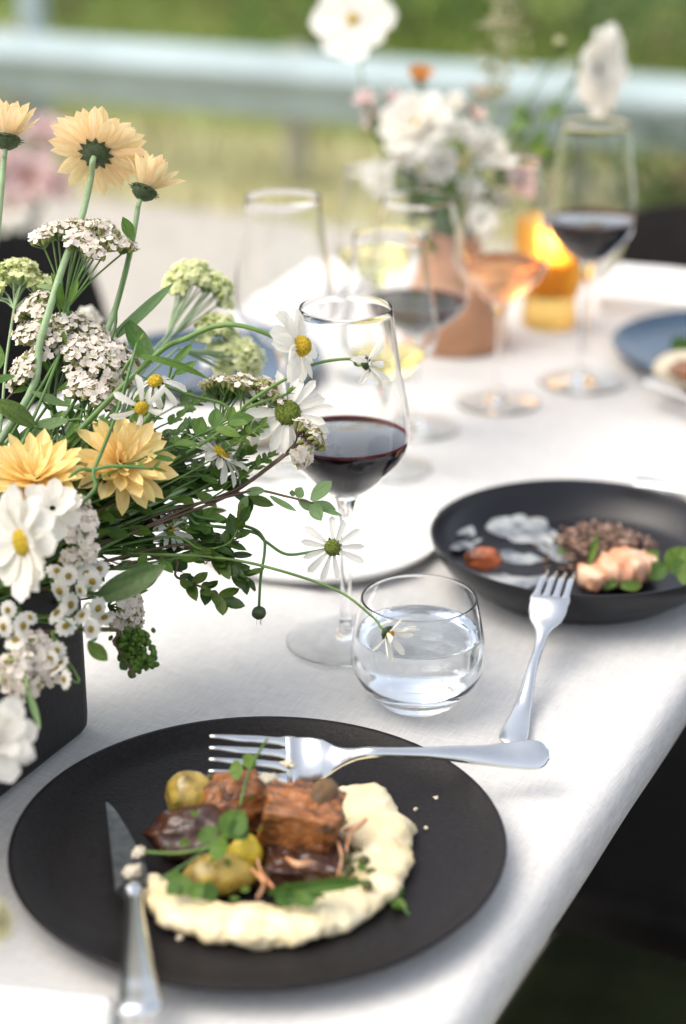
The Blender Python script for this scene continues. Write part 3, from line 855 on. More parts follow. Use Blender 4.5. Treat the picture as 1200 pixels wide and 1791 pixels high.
lump('potato', 385, 1528, .018, (.0185, .012, .0105), M_potato, 'flat browned potato half lying on the mash', 'potato', .10, 1.8, .15, seed=4, group=FG)
lump('squash', 428, 1495, .022, (.0095, .0085, .0125), M_lemon, 'bright yellow squash wedge between potato and beef', 'squash', .15, 1.6, .5, .4, seed=6, group=FG)
lump('beef_chunk', 415, 1405, .024, (.020, .015, .018), M_beef, 'brown beef chunk behind the herbs on the near plate', 'meat', .22, 2.4, .3, seed=8, group=FG)
lump('beef_chunk', 345, 1455, .018, (.024, .018, .013), M_beefdark, 'dark glazed beef piece under the potato', 'meat', .25, 2.4, .1, seed=9, group=FG)
# the large chunk: fibrous block
def beef_block(px, py, size, rot, label, mat, z, seed):
    bm = bmesh.new(); bmesh.ops.create_cube(bm, size=2)
    bmesh.ops.subdivide_edges(bm, edges=bm.edges[:], cuts=24, use_grid_fill=True)
    for vv in bm.verts:
        c = vv.co; l = max(abs(c.x), abs(c.y), abs(c.z)); d = c.normalized()
        p = c.lerp(d * 1.15, .20); p.x += .18 * p.z + .12 * noise.noise(c * 1.3 + Vector((seed, 2, 0))); p.y += .15 * noise.noise(c * 1.6 + Vector((seed, 5, 1))); p.z *= 1 - .16 * p.x
        p = Vector((p.x * size[0], p.y * size[1], p.z * size[2]))
        fib = noise.noise(Vector((p.x * 420 + seed, p.y * 420, p.z * 60))) * .0016 + noise.fractal(p * 90 + Vector((seed, 0, 0)), 1, 2, 4, noise_basis='PERLIN_ORIGINAL') * .0024
        vv.co = p + d * fib
    me = bpy.data.meshes.new('beef_chunk'); bm.to_mesh(me); bm.free(); me.materials.append(mat)
    me.polygons.foreach_set('use_smooth', [True] * len(me.polygons))
    o = part('beef_chunk', me, None, TM(tz(px, py, z)) @ Matrix.Rotation(rot, 4, 'Z') @ Matrix.Rotation(.12, 4, 'X'))
    tag(o, label, 'meat', FG)
beef_block(526, 1442, (.0200, .0150, .0165), -.15, 'large orange brown beef chunk in the middle of the near plate', M_beef, .030, 3)
beef_block(530, 1520, (.0215, .0120, .0085), .1, 'dark beef slice standing in for the shadow before the large chunk', M_beefdark, .015, 11)  # dark slab put in for the shadow below the large chunk
lump('mushroom', 568, 1402, .040, (.0075, .011, .0135), M_mush, 'brown mushroom cap leaning on the large beef chunk', 'mushroom', .12, 1.8, -.5, .5, seed=12, group=FG)
cpm = [lump_mesh('caper', M_caper, (.0032, .0030, .0028), .12, 2, 2, k) for k in range(3)]
def capers(label, spots):
    for i, (px, py, z) in enumerate(spots):
        o = part('caper', cpm[i % 3], None, TM(tz(px, py, z)) @ Matrix.Rotation(rnd(0, 3), 4, 'Z'))
        tag(o, label, 'caper', 'capers on the near plate')
capers('olive green caper in the pile at the right of the mash', [(x + rnd(-4, 4), y + rnd(-4, 4), .018 + rnd(0, .004)) for x, y in ((605, 1500), (622, 1492), (640, 1505), (612, 1518), (632, 1522), (648, 1530), (602, 1532), (620, 1538), (640, 1546))])
capers('dark green caper beside the round yellow potato', [(x, y, .026) for x, y in ((352, 1368), (366, 1362), (380, 1372), (395, 1366), (372, 1384), (386, 1394), (360, 1400), (408, 1376))])
# herbs
def herb(label, leaves, stems, group='herbs on the near plate', mat=M_stem):
    A = leaves[0] if leaves else stems[0]
    p0 = stems[0][0] if stems else leaves[0][0]
    root = thing('herb_sprig', p0, label, 'herb', group)
    for st in stems:
        pts = spline(st, 5)
        part('stem', MB().add(*tube(pts, .00075, 5)).mesh('stem', mat), root)
    for i, (a, b, w) in enumerate(leaves):
        leaf_between(root, a, b, w, HERB[i % 3])
def q(px, py, z): return tz(px, py, z)
herb('green herb stalk with leaves standing over the fork tines', [(q(425, 1345, .048), q(403, 1350, .045), .011), (q(428, 1340, .05), q(445, 1322, .056), .009)], [[q(420, 1410, .036), q(432, 1360, .046), q(452, 1318, .058), q(468, 1292, .066)]])
herb('leafy green herb across the potatoes on the near plate', [(q(390, 1462, .040), q(426, 1424, .044), .015), (q(402, 1462, .040), q(436, 1442, .042), .012), (q(366, 1484, .036), q(414, 1487, .038), .013), (q(372, 1470, .037), q(355, 1450, .040), .012), (q(318, 1528, .028), q(298, 1548, .026), .010)],
     [[q(255, 1490, .026), q(310, 1492, .032), q(360, 1482, .036), q(392, 1460, .040)], [q(280, 1538, .026), q(330, 1508, .032), q(372, 1476, .037)]])
herb('flat green leek strip lying on the mash before the beef', [(q(470, 1562, .0265), q(648, 1551, .0265), .0075), (q(482, 1578, .0265), q(520, 1566, .027), .009), (q(548, 1584, .0265), q(520, 1564, .027), .008), (q(500, 1572, .0265), q(560, 1574, .0265), .007)], [])
herb('dark green leaves under the browned potato', [(q(335, 1556, .0265), q(306, 1546, .0265), .010), (q(350, 1562, .0265), q(384, 1556, .0265), .010), (q(330, 1566, .0265), q(356, 1552, .0268), .009), (q(312, 1562, .0262), q(296, 1548, .0265), .008)], [])
herb('thin green herb tip lying on the rim side of the near plate', [(q(680, 1570, .011), q(706, 1556, .013), .006), (q(684, 1575, .011), q(710, 1586, .012), .006), (q(690, 1580, .0105), q(700, 1606, .011), .005), (q(675, 1565, .011), q(690, 1544, .013), .005)], [[q(660, 1560, .014), q(690, 1575, .0105), q(716, 1600, .010)]])
herb('chopped green herb bits scattered over the food of the near plate', [(q(x, y, z), q(x + rnd(-14, 14), y + rnd(-10, 10), z + .002), .005) for x, y, z in ((440, 1398, .040), (470, 1410, .043), (395, 1512, .030), (372, 1506, .031), (345, 1420, .034), (310, 1410, .036), (505, 1545, .027), (560, 1570, .0265), (600, 1560, .0265), (618, 1505, .024), (640, 1515, .024), (580, 1545, .027), (430, 1560, .027), (410, 1575, .0268), (455, 1450, .034), (380, 1440, .036), (330, 1470, .030), (292, 1480, .028))], [])
# shredded onion and carrot strips
M_shred = pmat('onion_shred', (0.72, 0.42, 0.25), 0.4, col2=(0.60, 0.25, 0.10), nscale=120)
for i, (pts, lb) in enumerate(((((628, 1446), (612, 1462), (606, 1490)), 'orange shred at the top of the mash beside the beef'), (((642, 1432), (622, 1448), (600, 1452)), 'orange shred lying over the mash right of the beef'), (((590, 1470), (598, 1500), (592, 1530)), 'pale shred hanging between beef and capers'),
        (((450, 1500), (458, 1530), (478, 1552)), 'pink onion strip in front of the yellow squash'), (((440, 1520), (462, 1545), (450, 1570)), 'pale onion strip lying below the yellow squash'), (((500, 1500), (520, 1512), (545, 1506)), 'thin pale shred on the dark beef slice'))):
    z_ = (.030, .031, .027, .026, .027, .027)[i]
    c_ = spline([tz(a, b, z_ + .002 * math.sin(k * 2 + i)) for k, (a, b) in enumerate(pts)], 6)
    tag(part('vegetable_shred', MB().add(*ribbon(c_, [.0012 + .0022 * math.sin(math.pi * (k + .5) / len(c_)) for k in range(len(c_))], .0010, UP)).mesh('vegetable_shred', M_shred)), lb, 'vegetable', FG)
# crumbs
cm = [lump_mesh('crumb', M_crumb, (.0024, .0018, .0012), .6, 2.2, 3, k) for k in range(3)]
for i, (px, py, z, sc, lb) in enumerate(((763, 1397, .0095, .9, 'pale crumb on the near plate below the fork handle'), (745, 1448, .0092, .6, 'tiny crumb on the right of the near plate'), (727, 1415, .0092, .6, 'tiny crumb right of the mash'),
        (243, 1490, .022, 1.7, 'lump of mash stuck on the knife blade'), (232, 1524, .0215, 2.3, 'white dab of mash on the knife before its handle'), (505, 1336, .041, 1.7, 'dab of mash between the fork tines'), (470, 1362, .040, 2.0, 'dab of mash on the tips of the fork tines'),
        (315, 1640, .0095, .9, 'pale crumb below the mash on the near plate'))):
    tag(part('crumb', cm[i % 3], None, TM(tz(px, py, z)) @ Matrix.Rotation(rnd(0, 3), 4, 'Z') @ Matrix.Scale(sc, 4)), lb, 'crumb', 'crumbs on the near plate')

M_sauce = pmat('dried_sauce', (0.20, 0.19, 0.22), 0.6, col2=(0.03, 0.028, 0.032), nscale=160, contrast=(.42, .62))
for i, (pts, lb) in enumerate(((((700, 1430), (722, 1418), (735, 1412)), 'faint pale sauce smear on the plate below the fork handle'), (((715, 1462), (738, 1452), (752, 1448)), 'faint pale sauce smear right of the mash'), (((705, 1495), (722, 1486), (740, 1500)), 'faint sauce smear at the lower right of the mash'), (((300, 1634), (322, 1640), (345, 1636)), 'faint pale smear below the mash'))):
    tag(part('sauce_smear', sweep_lump('sauce_smear', M_sauce, [tz(a, b, .0079) for a, b in pts], [.002, .0042, .002], .10, .9, 190, .0079, 10, 6, 50 + i)), lb, 'sauce', 'sauce smears on the near plate')
# deep bowl
FB = 'food in the deep bowl'
def bz(px, py, z=.0115): return tz(px, py, z)
def bowl_in(px, py, lift=.001):
    z = .01
    for _ in range(12):
        p = tz(px, py, z); r = math.hypot(p.x - P2.x, p.y - P2.y)
        zz = .008
        for (r0, z0), (r1, z1) in zip(((0, .008), (.06, .0085), (.083, .0105), (.0925, .0155), (.1008, .026)), ((.06, .0085), (.083, .0105), (.0925, .0155), (.1008, .026), (.106, .036))):
            if r0 <= r <= r1: zz = z0 + (z1 - z0) * (r - r0) / (r1 - r0)
        z = z * .5 + (zz + lift) * .5
    return tz(px, py, z)
pu = thing('puree', bz(880, 930), 'smeared pale puree on the left floor of the deep bowl', 'puree')
for i, (pts, rr) in enumerate((([(828, 950), (824, 918), (848, 900), (888, 904)], (.004, .006, .0065, .004)), ([(872, 905), (890, 930), (925, 935), (945, 905)], (.006, .010, .011, .004)), ([(788, 960), (806, 952), (832, 966)], (.004, .007, .004)),
        ([(930, 928), (955, 935), (975, 955)], (.005, .0075, .004)), ([(785, 985), (835, 1008), (900, 1018), (960, 1012)], (.004, .007, .008, .004)), ([(880, 962), (910, 978), (938, 972)], (.004, .007, .004)), ([(905, 900), (920, 920), (960, 950), (990, 985)], (.004, .007, .008, .005)), ([(800, 935), (815, 925), (822, 940)], (.003, .005, .003)))):
    part('smear', sweep_lump('smear', M_puree, [bowl_in(a, b, .0004) for a, b in pts], [1.35 * r_ for r_ in rr], .06, .38, 90, .0088, 20, 12, 20 + i), pu, kind='stuff')
tm = lump('roast_tomato', 845, 977, .019, (.0135, .0085, .0085), M_tomato, 'charred orange tomato piece at the left of the deep bowl', 'tomato', .16, 2.0, -.1, .3, 31, FB)
# salmon: flaked fillet tail
def salmon(px0, py0, px1, py1, w, h, label, seed, z=.020, mat=M_salmon):
    A, B = tz(px0, py0, z), tz(px1, py1, z)
    ax = (B - A).normalized(); sd_ = ax.cross(ZV)
    n, m = 30, 20
    v, f = [], []
    for i in range(n):
        t = i / (n - 1)
        r = math.sin(math.pi * min(1, (t * .88 + .12))) ** .55 if t > .0 else .1
        flake = 1 + .05 * math.sin(t * 34 + seed) + .06 * math.sin(t * 13 + seed)
        p = A.lerp(B, t)
        for k in range(m):
            a = 6.28318 * k / m
            d = sd_ * math.cos(a) * w + ZV * (math.copysign(abs(math.sin(a)) ** .5, math.sin(a)) * h)
            s0 = p + d * r * flake
            v.append(s0 + d * .26 * noise.fractal(s0 * 150 + Vector((seed, 0, 0)), 1, 2, 3, noise_basis='PERLIN_ORIGINAL'))
    for i in range(n - 1):
        for k in range(m):
            j = (k + 1) % m
            f.append((i * m + k, i * m + j, (i + 1) * m + j, (i + 1) * m + k))
    f.append(tuple(range(m))[::-1]); f.append(tuple((n - 1) * m + k for k in range(m)))
    tag(part('salmon', MB().add(v, f).mesh('salmon', mat), None), label, 'salmon', FB)
salmon(1048, 1000, 1152, 985, .0155, .0115, 'thick pink salmon piece at the front of the deep bowl', 2)
salmon(1020, 1015, 1064, 1003, .012, .008, 'small orange salmon flake by the leaning fork', 5, .016)
# brown rice: grains piled
rc = thing('rice', bz(1050, 950), 'mound of brown rice behind the salmon in the deep bowl', 'rice', FB)
part('rice_core', lump_mesh('rice_core', M_rice, (.029, .017, .012), .3, 2.2, 4, 3), rc, TM(bz(1058, 958, .018)) @ Matrix.Rotation(-.35, 4, 'Z'))
gm_ = MB()
gl = lathe([(0, -.0032), (.0006, -.0024), (.0009, 0), (.0006, .0024), (0, .0032)], 6)
rs = random.Random(5)
for k in range(760):
    d = Vector((rs.gauss(0, 1), rs.gauss(0, 1), abs(rs.gauss(0, 1)))).normalized() * (1 + .12 * rs.gauss(0, 1))
    p = Vector((d.x * .0305, d.y * .0185, d.z * .0140))
    if k > 660: p = Vector((rs.gauss(0, .022), rs.gauss(0, .014), -.0085))
    gm_.add(*gl, M=TM(p) @ Vector((rs.gauss(0, 1), rs.gauss(0, 1), rs.gauss(0, .6))).to_track_quat('Z', 'Y').to_matrix().to_4x4())
part('rice_grains', gm_.mesh('rice_grains', M_rice), rc, TM(bz(1058, 958, .018)) @ Matrix.Rotation(-.35, 4, 'Z'), kind='stuff')
herb('green leaves at the right side of the deep bowl', [(bz(1172, 1000, .02), bz(1200, 962, .03), .020), (bz(1180, 1005, .02), bz(1206, 985, .028), .018), (bz(1165, 985, .022), bz(1192, 970, .03), .014), (bz(1186, 1010, .02), bz(1222, 1000, .026), .016)], [], FB)
herb('green leaf bits under the salmon in the deep bowl', [(bz(1050, 1022, .014), bz(1085, 1024, .016), .009), (bz(1085, 1025, .015), bz(1125, 1020, .017), .010), (bz(1128, 985, .020), bz(1150, 968, .024), .012), (bz(1000, 955, .016), bz(985, 940, .018), .010), (bz(990, 965, .014), bz(975, 955, .016), .009), (bz(1030, 990, .024), bz(1040, 952, .028), .005)], [], FB)
herb('dark salad leaf behind the salmon tip in the deep bowl', [(bz(1135, 1010, .018), bz(1165, 990, .022), .014), (bz(1130, 1000, .018), bz(1150, 985, .024), .010)], [], FB)

# right plate food and left plate food
FR = 'food on the far plates'
lump('bread_roll', 1196, 645, .030, (.027, .022, .016), M_crumb, 'pale crusted roll on the dark plate at the right edge', 'bread', .12, 1.5, seed=41, group=FR)
lump('meat_slice', 1204, 648, .043, (.018, .014, .009), M_beef, 'brown meat slice on the roll at the right edge', 'meat', .15, 2, seed=42, group=FR)
lump('olive', 1158, 632, .018, (.006, .006, .006), M_beefdark, 'small dark olive left of the roll on the right plate', 'olive', .05, 1, seed=44, group=FR, sub=3)
herb('green leaf on the dark plate at the right edge', [(tz(1180, 625, .03), tz(1210, 590, .05), .025), (tz(1190, 622, .03), tz(1225, 600, .05), .025)], [], FR)
lump('bread_piece', 445, 742, .018, (.040, .022, .017), M_crumb, 'pale yellow bread piece half hidden behind the flowers', 'bread', .15, 1.6, .3, seed=45, group=FR)

# napkins
M_napkin = pmat('napkin', (0.84, 0.83, 0.81), 0.85, vary=0.04, nscale=20, bump=0.4, bscale=900, spec=0.15)
linen(M_napkin, .3)
def napkin(corners, label, h=.012, layers=4, seed=0, name='napkin'):
    root = thing(name, sum(corners, Vector()) / 4, label, 'napkin', 'folded napkins')
    for l in range(layers):
        z = .0018 + l * h / layers
        v, f = [], []
        n, m = 26, 18
        for side in (0, 1):
            for i in range(n):
                for j in range(m):
                    u, w = i / (n - 1), j / (m - 1)
                    p = corners[0].lerp(corners[1], u).lerp(corners[3].lerp(corners[2], u), w)
                    e = min(u, 1 - u, w, 1 - w)
                    t = h / layers * .5 * (.75 + .25 * (1 - math.exp(-e * 30)))
                    wob = .0035 * noise.noise(p * 16 + Vector((seed, l * 3, 0))) * (l / layers)
                    jit = .0008 * l
                    v.append(p + ZV * (z + wob + (t if side else -t)) + Vector((jit * (.5 - u), jit * (w - .5), 0)))
        o = n * m
        for i in range(n - 1):
            for j in range(m - 1):
                a = i * m + j
                f.append((a, a + 1, a + m + 1, a + m)); f.append((o + a, o + a + m, o + a + m + 1, o + a + 1))
        for a, b in [(i * m, (i + 1) * m) for i in range(n - 1)] + [((n - 1) * m + j, (n - 1) * m + j + 1) for j in range(m - 1)] + [((i + 1) * m + m - 1, i * m + m - 1) for i in range(n - 1)] + [(j + 1, j) for j in range(m - 1)]:
            f.append((a, b, o + b, o + a))
        part('fold', MB().add(v, f).mesh('fold', M_napkin), root)
napkin([tz(-260, 1735), tz(205, 1768), tz(170, 1990), tz(-300, 1950)], 'folded white napkin in the lower left corner', .010, 3, 2)
napkin([tz(1040, 545), tz(1085, 492), tz(1330, 515), tz(1330, 580)], 'folded white napkin at the far right table end', .022, 4, 6)
napkin([tz(425, 545), tz(560, 470), tz(640, 480), tz(560, 560)], 'folded white napkin on the far left corner of the table', .012, 3, 9)
# ================================================================== FLOWERS
# black trough
TR_S, TR_N, TR_L, TR_W, TR_H = .655, -.606, .30, .098, .118
trc = tb(TR_S, TR_N)
tr = thing('flower_trough', trc, 'black rectangular trough holding the nearest flowers at the left', 'planter')
v, f = rrect_loft(TR_W / 2, TR_L / 2, [(.010, 0), (.003, .0012), (.0006, .005), (0, .012), (0, TR_H - .002), (.001, TR_H), (.004, TR_H), (.005, TR_H - .002), (.005, .09)], .014)
part('body', MB().add(v, f).mesh('body', M_planter), tr, TM(trc) @ RZ)
part('flower_foam', rbox('flower_foam', (TR_W - .012, TR_L - .012, .03), M_soil, .006), tr, TM(trc + ZV * .094) @ RZ)
def vbase(s=None, n=None):
    return tb(rnd(.60, .79) if s is None else s, rnd(-.64, -.575) if n is None else n, .108)
NEAR = 'flowers of the nearest arrangement'

def petals(name, prof, W, mat, specs, nu=7, nv=5):
    return [MB().add(*blade(1, W, prof, bend=b, cup=c, ridge=rg, wave=wv, nu=nu, nv=nv, seed=i, twist=tw)).mesh(name, mat) for i, (b, c, rg, wv, tw) in enumerate(specs)]
PET_MUM = petals('petal', lambda t: petprof(.6, .30)(t) if t < .8 else max(.02, petprof(.6, .3)(.8) * (1 - (t - .8) / .2) ** .7), .34, M_peach, ((.25, .35, .02, 0, 0), (.5, .5, .02, .02, .1), (-.2, .3, .02, .02, -.1), (.1, .6, .02, .01, .15)))
PET_MUMY = petals('petal', lambda t: petprof(.6, .30)(t) if t < .8 else max(.02, petprof(.6, .3)(.8) * (1 - (t - .8) / .2) ** .7), .32, M_yellow, ((.25, .35, .02, 0, 0), (.6, .5, .02, .02, .1), (-.15, .3, .02, .02, -.1), (.3, .6, .02, .01, .15)))
DSPEC = ((.2, .3, .03, .0, 0), (-.35, .3, .03, .02, .1), (-.8, .25, .03, .02, -.15), (.0, .5, .03, .01, .2))
PET_DAISY = petals('petal', petprof(.75, .35), .27, M_white, DSPEC)
PET_DROOP = petals('petal', petprof(.75, .35), .26, M_white, ((-1.1, .3, .03, .02, .2), (-1.5, .3, .03, .03, -.3), (-.7, .4, .03, .02, .1)))
PET_BROAD = petals('petal', petprof(.62, .28), .62, M_white, ((.25, .25, .02, .03, 0), (-.25, .2, .02, .04, .1), (-.6, .25, .02, .04, -.1), (.5, .3, .02, .03, 0)), 8, 7)
PET_COSMOS = petals('petal', petprof(.70, .25), .78, M_white, ((.1, .15, .02, .02, 0), (-.3, .1, .02, .03, .08), (-.15, .2, .02, .03, -.08)), 8, 7)
PET_PINK = petals('petal', petprof(.62, .28), .55, M_pink, ((.3, .3, .02, .03, 0), (.6, .3, .02, .03, .1), (-.3, .3, .02, .03, 0)), 7, 5)
PET_CREAM = petals('petal', petprof(.62, .35), .85, M_cream, ((1.0, .5, 0, .02, 0), (1.3, .5, 0, .03, 0)), 7, 5)
PET_WROUND = petals('petal', petprof(.62, .35), .85, M_white, ((1.0, .5, 0, .02, 0), (1.3, .5, 0, .03, 0)), 7, 5)
PET_ORANGE = petals('petal', petprof(.62, .35), .5, M_orange, ((.9, .5, 0, .02, 0), (1.3, .5, 0, .03, 0)), 6, 5)

def head(root, p, fv, Rr, layers, pets, disc=None, calyx=None, jit=.10, skip=0):
    M0 = frame(p, fv)
    for li, (n, lf, tilt, r0) in enumerate(layers):
        for i in range(n):
            if skip and random.random() < skip: continue
            a = 6.28318 * (i + .5 * (li % 2)) / n + rnd(-jit, jit) * .6
            l = Rr * lf * rnd(.9, 1.06)
            M = M0 @ Matrix.Rotation(a, 4, 'Z') @ TM((r0 * Rr, 0, .0006 * li)) @ Matrix.Rotation(-(tilt + rnd(-jit, jit)), 4, 'Y') @ Matrix.Rotation(rnd(-jit, jit) * 1.6, 4, 'X') @ Matrix.Diagonal((l, l * rnd(.88, 1.1), l, 1))
            part('petal', pets[random.randrange(len(pets))], root, M)
    if disc:
        r, h, m = disc
        part('disc', MB().add(*lathe([(0, -.1 * h), (r * .85, -.1 * h), (r, h * .15), (r * .9, h * .55), (r * .6, h * .88), (r * .25, h), (0, h * .95)], 20)).mesh('disc', m), root, M0)
    if calyx:
        r, h = calyx
        v, f = lathe([(.0012, -h), (r * .45, -h * .92), (r * .85, -h * .6), (r, -h * .15), (r * .98, .0003), (r * .3, .0002)], 20)
        c = MB().add(v, f)
        for i in range(12):                       # bracts
            a = 6.28318 * i / 12
            c.add(*blade(r * .9, r * .42, leafprof(.7), nu=4, nv=3, cup=.3), M=Matrix.Rotation(a, 4, 'Z') @ TM((r * .5, 0, -h * .42)) @ Matrix.Rotation(-.25, 4, 'Y'))
        part('calyx', c.mesh('calyx', M_calyx), root, M0)
    return M0
def stem(root, pts, r0, r1=None, mat=M_stem, k=7, name='stem'):
    pts = spline(pts, k); n = len(pts)
    r1 = r1 or r0
    return part(name, MB().add(*tube(pts, [r0 + (r1 - r0) * i / (n - 1) for i in range(n)], 7)).mesh(name, mat), root)
def flower(name, label, cat, px, py, dep, fv, Rr, layers, pets, path, disc=None, calyx=None, sr=.0011, smat=M_stem, base=None, group=NEAR, jit=.10, smesh=True, skip=0):
    p = at(px, py, dep)
    b = base if base is not None else vbase()
    root = thing(name, b, label, cat, group)
    head(root, p, fv, Rr, layers, pets, disc, calyx, jit, skip)
    h = calyx[1] if calyx else .001
    st = [p - fv * (h * .5), p - fv * (h + .003)] + [at(*q) for q in path] + [b]
    if smesh: stem(root, st, sr * .85, sr * 1.25, smat)
    return root
random.seed(21)
MUML = [(15, 1.0, .05, .16), (15, .93, .28, .15), (12, .8, .55, .12)]
# peach chrysanthemums seen from behind
flower('chrysanthemum', 'peach chrysanthemum seen from below at the top of the arrangement', 'flower', 168, 268, 1.085, face(.12, .62, -.62), .0275, [(17, 1.0, -.06, .16), (16, .96, .14, .15), (12, .85, .4, .12)], PET_MUM,
       [(158, 318, 1.085), (140, 390, 1.08), (112, 460, 1.07), (72, 590, 1.06), (35, 720, 1.05)], calyx=(.0082, .006), sr=.0020, smat=M_stempale, base=vbase(.70))
flower('chrysanthemum', 'small half open peach chrysanthemum right of the large peach one', 'flower', 254, 330, 1.085, face(.35, .9, -.15), .0215, [(12, 1.0, .85, .16), (11, .95, 1.1, .14), (7, .8, 1.3, .1)], PET_MUM,
       [(240, 372, 1.085), (228, 440, 1.085), (205, 530, 1.085), (180, 600, 1.08), (140, 720, 1.07)], calyx=(.0078, .0075), sr=.0017, smat=M_stempale, base=vbase(.74))
flower('chrysanthemum', 'half open peach chrysanthemum cut by the left edge', 'flower', 12, 240, 1.07, face(.1, .95, -.1), .0225, [(12, 1.0, .75, .16), (11, .95, 1.0, .14), (7, .8, 1.2, .1)], PET_MUM,
       [(5, 300, 1.07), (-10, 480, 1.06), (-20, 650, 1.05)], calyx=(.0082, .0075), sr=.0018, smat=M_stempale, base=vbase(.70))
# yellow chrysanthemums facing us
flower('chrysanthemum', 'full yellow chrysanthemum in the middle of the nearest arrangement', 'flower', 212, 812, 1.03, face(.38, .42, .82), .0285, [(14, 1.0, -.05, .14), (14, .92, .22, .12), (11, .75, .5, .1), (8, .5, .85, .06), (5, .35, 1.2, .03)], PET_MUMY,
       [(205, 850, 1.06), (150, 900, 1.06)], calyx=(.008, .005), sr=.0018)
flower('chrysanthemum', 'yellow chrysanthemum facing up behind the near white daisy', 'flower', 62, 838, 1.01, face(.05, .75, .65), .0290, [(15, 1.0, .1, .14), (14, .92, .35, .12), (11, .75, .6, .1), (8, .5, .9, .06)], PET_MUMY,
       [(60, 870, 1.03), (50, 940, 1.03)], calyx=(.008, .005), sr=.0018)
# daisies
DA = [(15, 1.0, -.05, .24), (9, .92, .12, .22)]
flower('daisy', 'white daisy with green centre against the red wine glass', 'flower', 503, 722, 1.085, face(.12, .18, .95), .0225, DA, PET_DAISY, [(470, 742, 1.095), (400, 765, 1.09), (320, 800, 1.08), (240, 860, 1.06)], disc=(.0080, .0055, M_discgreen), calyx=(.0065, .003), sr=.0013)
flower('daisy', 'thin petalled daisy in front of the wine glass stem', 'flower', 581, 958, 1.065, face(.30, .08, .95), 0.0165, [(13, 1.0, -.1, .26)], PET_DAISY, [(540, 966, 1.07), (500, 969, 1.07), (466, 948, 1.07), (440, 930, 1.07), (350, 918, 1.06), (270, 915, 1.05)], disc=(.0050, .0040, M_discgreen), calyx=(.0048, .003), sr=.0009, skip=.1)
flower('daisy', 'drooping daisy turned sideways in front of the wine glass bowl', 'flower', 646, 636, 1.04, face(.93, .1, .25), .0150, [(8, 1.0, .55, .2), (5, .9, -.5, .2)], PET_DAISY, [(612, 628, 1.04), (560, 634, 1.045), (520, 652, 1.05), (440, 700, 1.06), (330, 790, 1.06)], calyx=(.0042, .0045), sr=.0009)
flower('daisy', 'small faded daisy hanging in front of the water tumbler', 'flower', 680, 1108, 1.035, face(.62, -.5, .35), .0160, [(7, 1.0, .75, .2), (4, .9, .3, .2)], PET_DAISY, [(655, 1082, 1.04), (600, 1038, 1.045), (530, 1010, 1.05), (440, 985, 1.05), (370, 975, 1.05), (280, 970, 1.04)], disc=(.0032, .003, M_disc), calyx=(.0042, .004), sr=.0008)
flower('daisy', 'side facing white daisy above the red stemmed sprig', 'flower', 385, 795, 1.075, face(.52, .66, .22), .0195, [(16, 1.0, .0, .24), (10, .9, .2, .2)], PET_DAISY, [(362, 825, 1.08), (325, 850, 1.075), (285, 872, 1.06)], disc=(.006, .004, M_disc), calyx=(.006, .0045), sr=.0015, smat=M_stempale)
flower('daisy', 'small white daisy below the yellow chrysanthemum', 'flower', 298, 925, 1.06, face(.45, .15, .85), .0120, [(12, 1.0, .25, .2), (8, .8, .5, .16)], PET_DAISY, [(280, 905, 1.07), (240, 890, 1.06)], disc=(.0025, .002, M_disc), calyx=(.004, .004), sr=.0010)
flower('cosmos', 'white cosmos in profile with yellow dome at the rim of the wine glass', 'flower', 522, 606, 1.03, face(.93, .10, .30), .0205, [(8, 1.0, -.30, .16), (6, .95, -.12, .16)], PET_BROAD, [(470, 585, 1.03), (400, 568, 1.03), (330, 590, 1.04), (230, 660, 1.05)], disc=(.0062, .0075, M_disc), calyx=(.0045, .004), sr=.0014)
flower('cosmos', 'white cosmos with drooping petals left of the pale green blossoms', 'flower', 272, 668, 1.045, face(-.1, .55, .6), .0165, [(9, 1.0, -.35, .2)], PET_DROOP, [(262, 700, 1.05), (230, 760, 1.05)], disc=(.0045, .004, M_disc), calyx=(.004, .004), sr=.0012)
flower('cosmos', 'curled white flower under the drooping cosmos', 'flower', 247, 712, 1.02, face(.35, -.45, .7), .0165, [(6, 1.0, -.1, .2)], PET_DROOP, [(230, 730, 1.03), (200, 780, 1.04)], disc=(.0042, .004, M_disc), calyx=(.004, .004), sr=.0012)
flower('daisy', 'big blurred white daisy with yellow centre at the left edge', 'flower', 40, 948, .935, face(-.72, -.18, .62), .0255, [(13, 1.0, .0, .2), (10, .9, .15, .2)], PET_BROAD, [(75, 935, .95), (90, 960, .98)], disc=(.0075, .004, M_disc), calyx=(.006, .004), sr=.0016)
flower('cosmos', 'white cosmos behind the big blurred daisy', 'flower', 92, 890, .975, face(.15, .55, .8), .0165, [(8, 1.0, .15, .14), (7, .9, .45, .1)], PET_BROAD, [(95, 930, .99)], calyx=(.005, .004), sr=.0014)
flower('cosmos', 'large blurred white bloom in front of the trough at the left edge', 'flower', -12, 1298, .885, face(.45, .25, .8), .0215, [(8, 1.0, .25, .12), (7, .9, .6, .1), (5, .7, 1.0, .06)], PET_BROAD, [(-30, 1270, .90), (-60, 1200, .93)], calyx=(.005, .004), sr=.0016, base=vbase(.6, -.57))
flower('ranunculus', 'pale yellow round bloom blurred at the lower left edge', 'flower', -22, 1612, .75, face(.55, .3, .8), .0130, [(7, 1.0, .15, .05), (7, 1.0, .6, .05), (6, .9, 1.0, .05), (5, .7, 1.25, .03)], PET_CREAM, [(-60, 1540, .79), (-120, 1400, .84)], calyx=(.005, .004), sr=.0016, base=vbase(.53, -.57))
flower('ranunculus', 'round white bud behind the yarrow at upper left', 'flower', 150, 570, 1.24, face(.3, .6, .6), .0150, [(7, 1.0, .35, .05), (7, 1.0, .8, .05), (6, .9, 1.1, .05)], PET_WROUND, [(140, 640, 1.22), (110, 760, 1.16)], calyx=(.005, .004), sr=.0014)
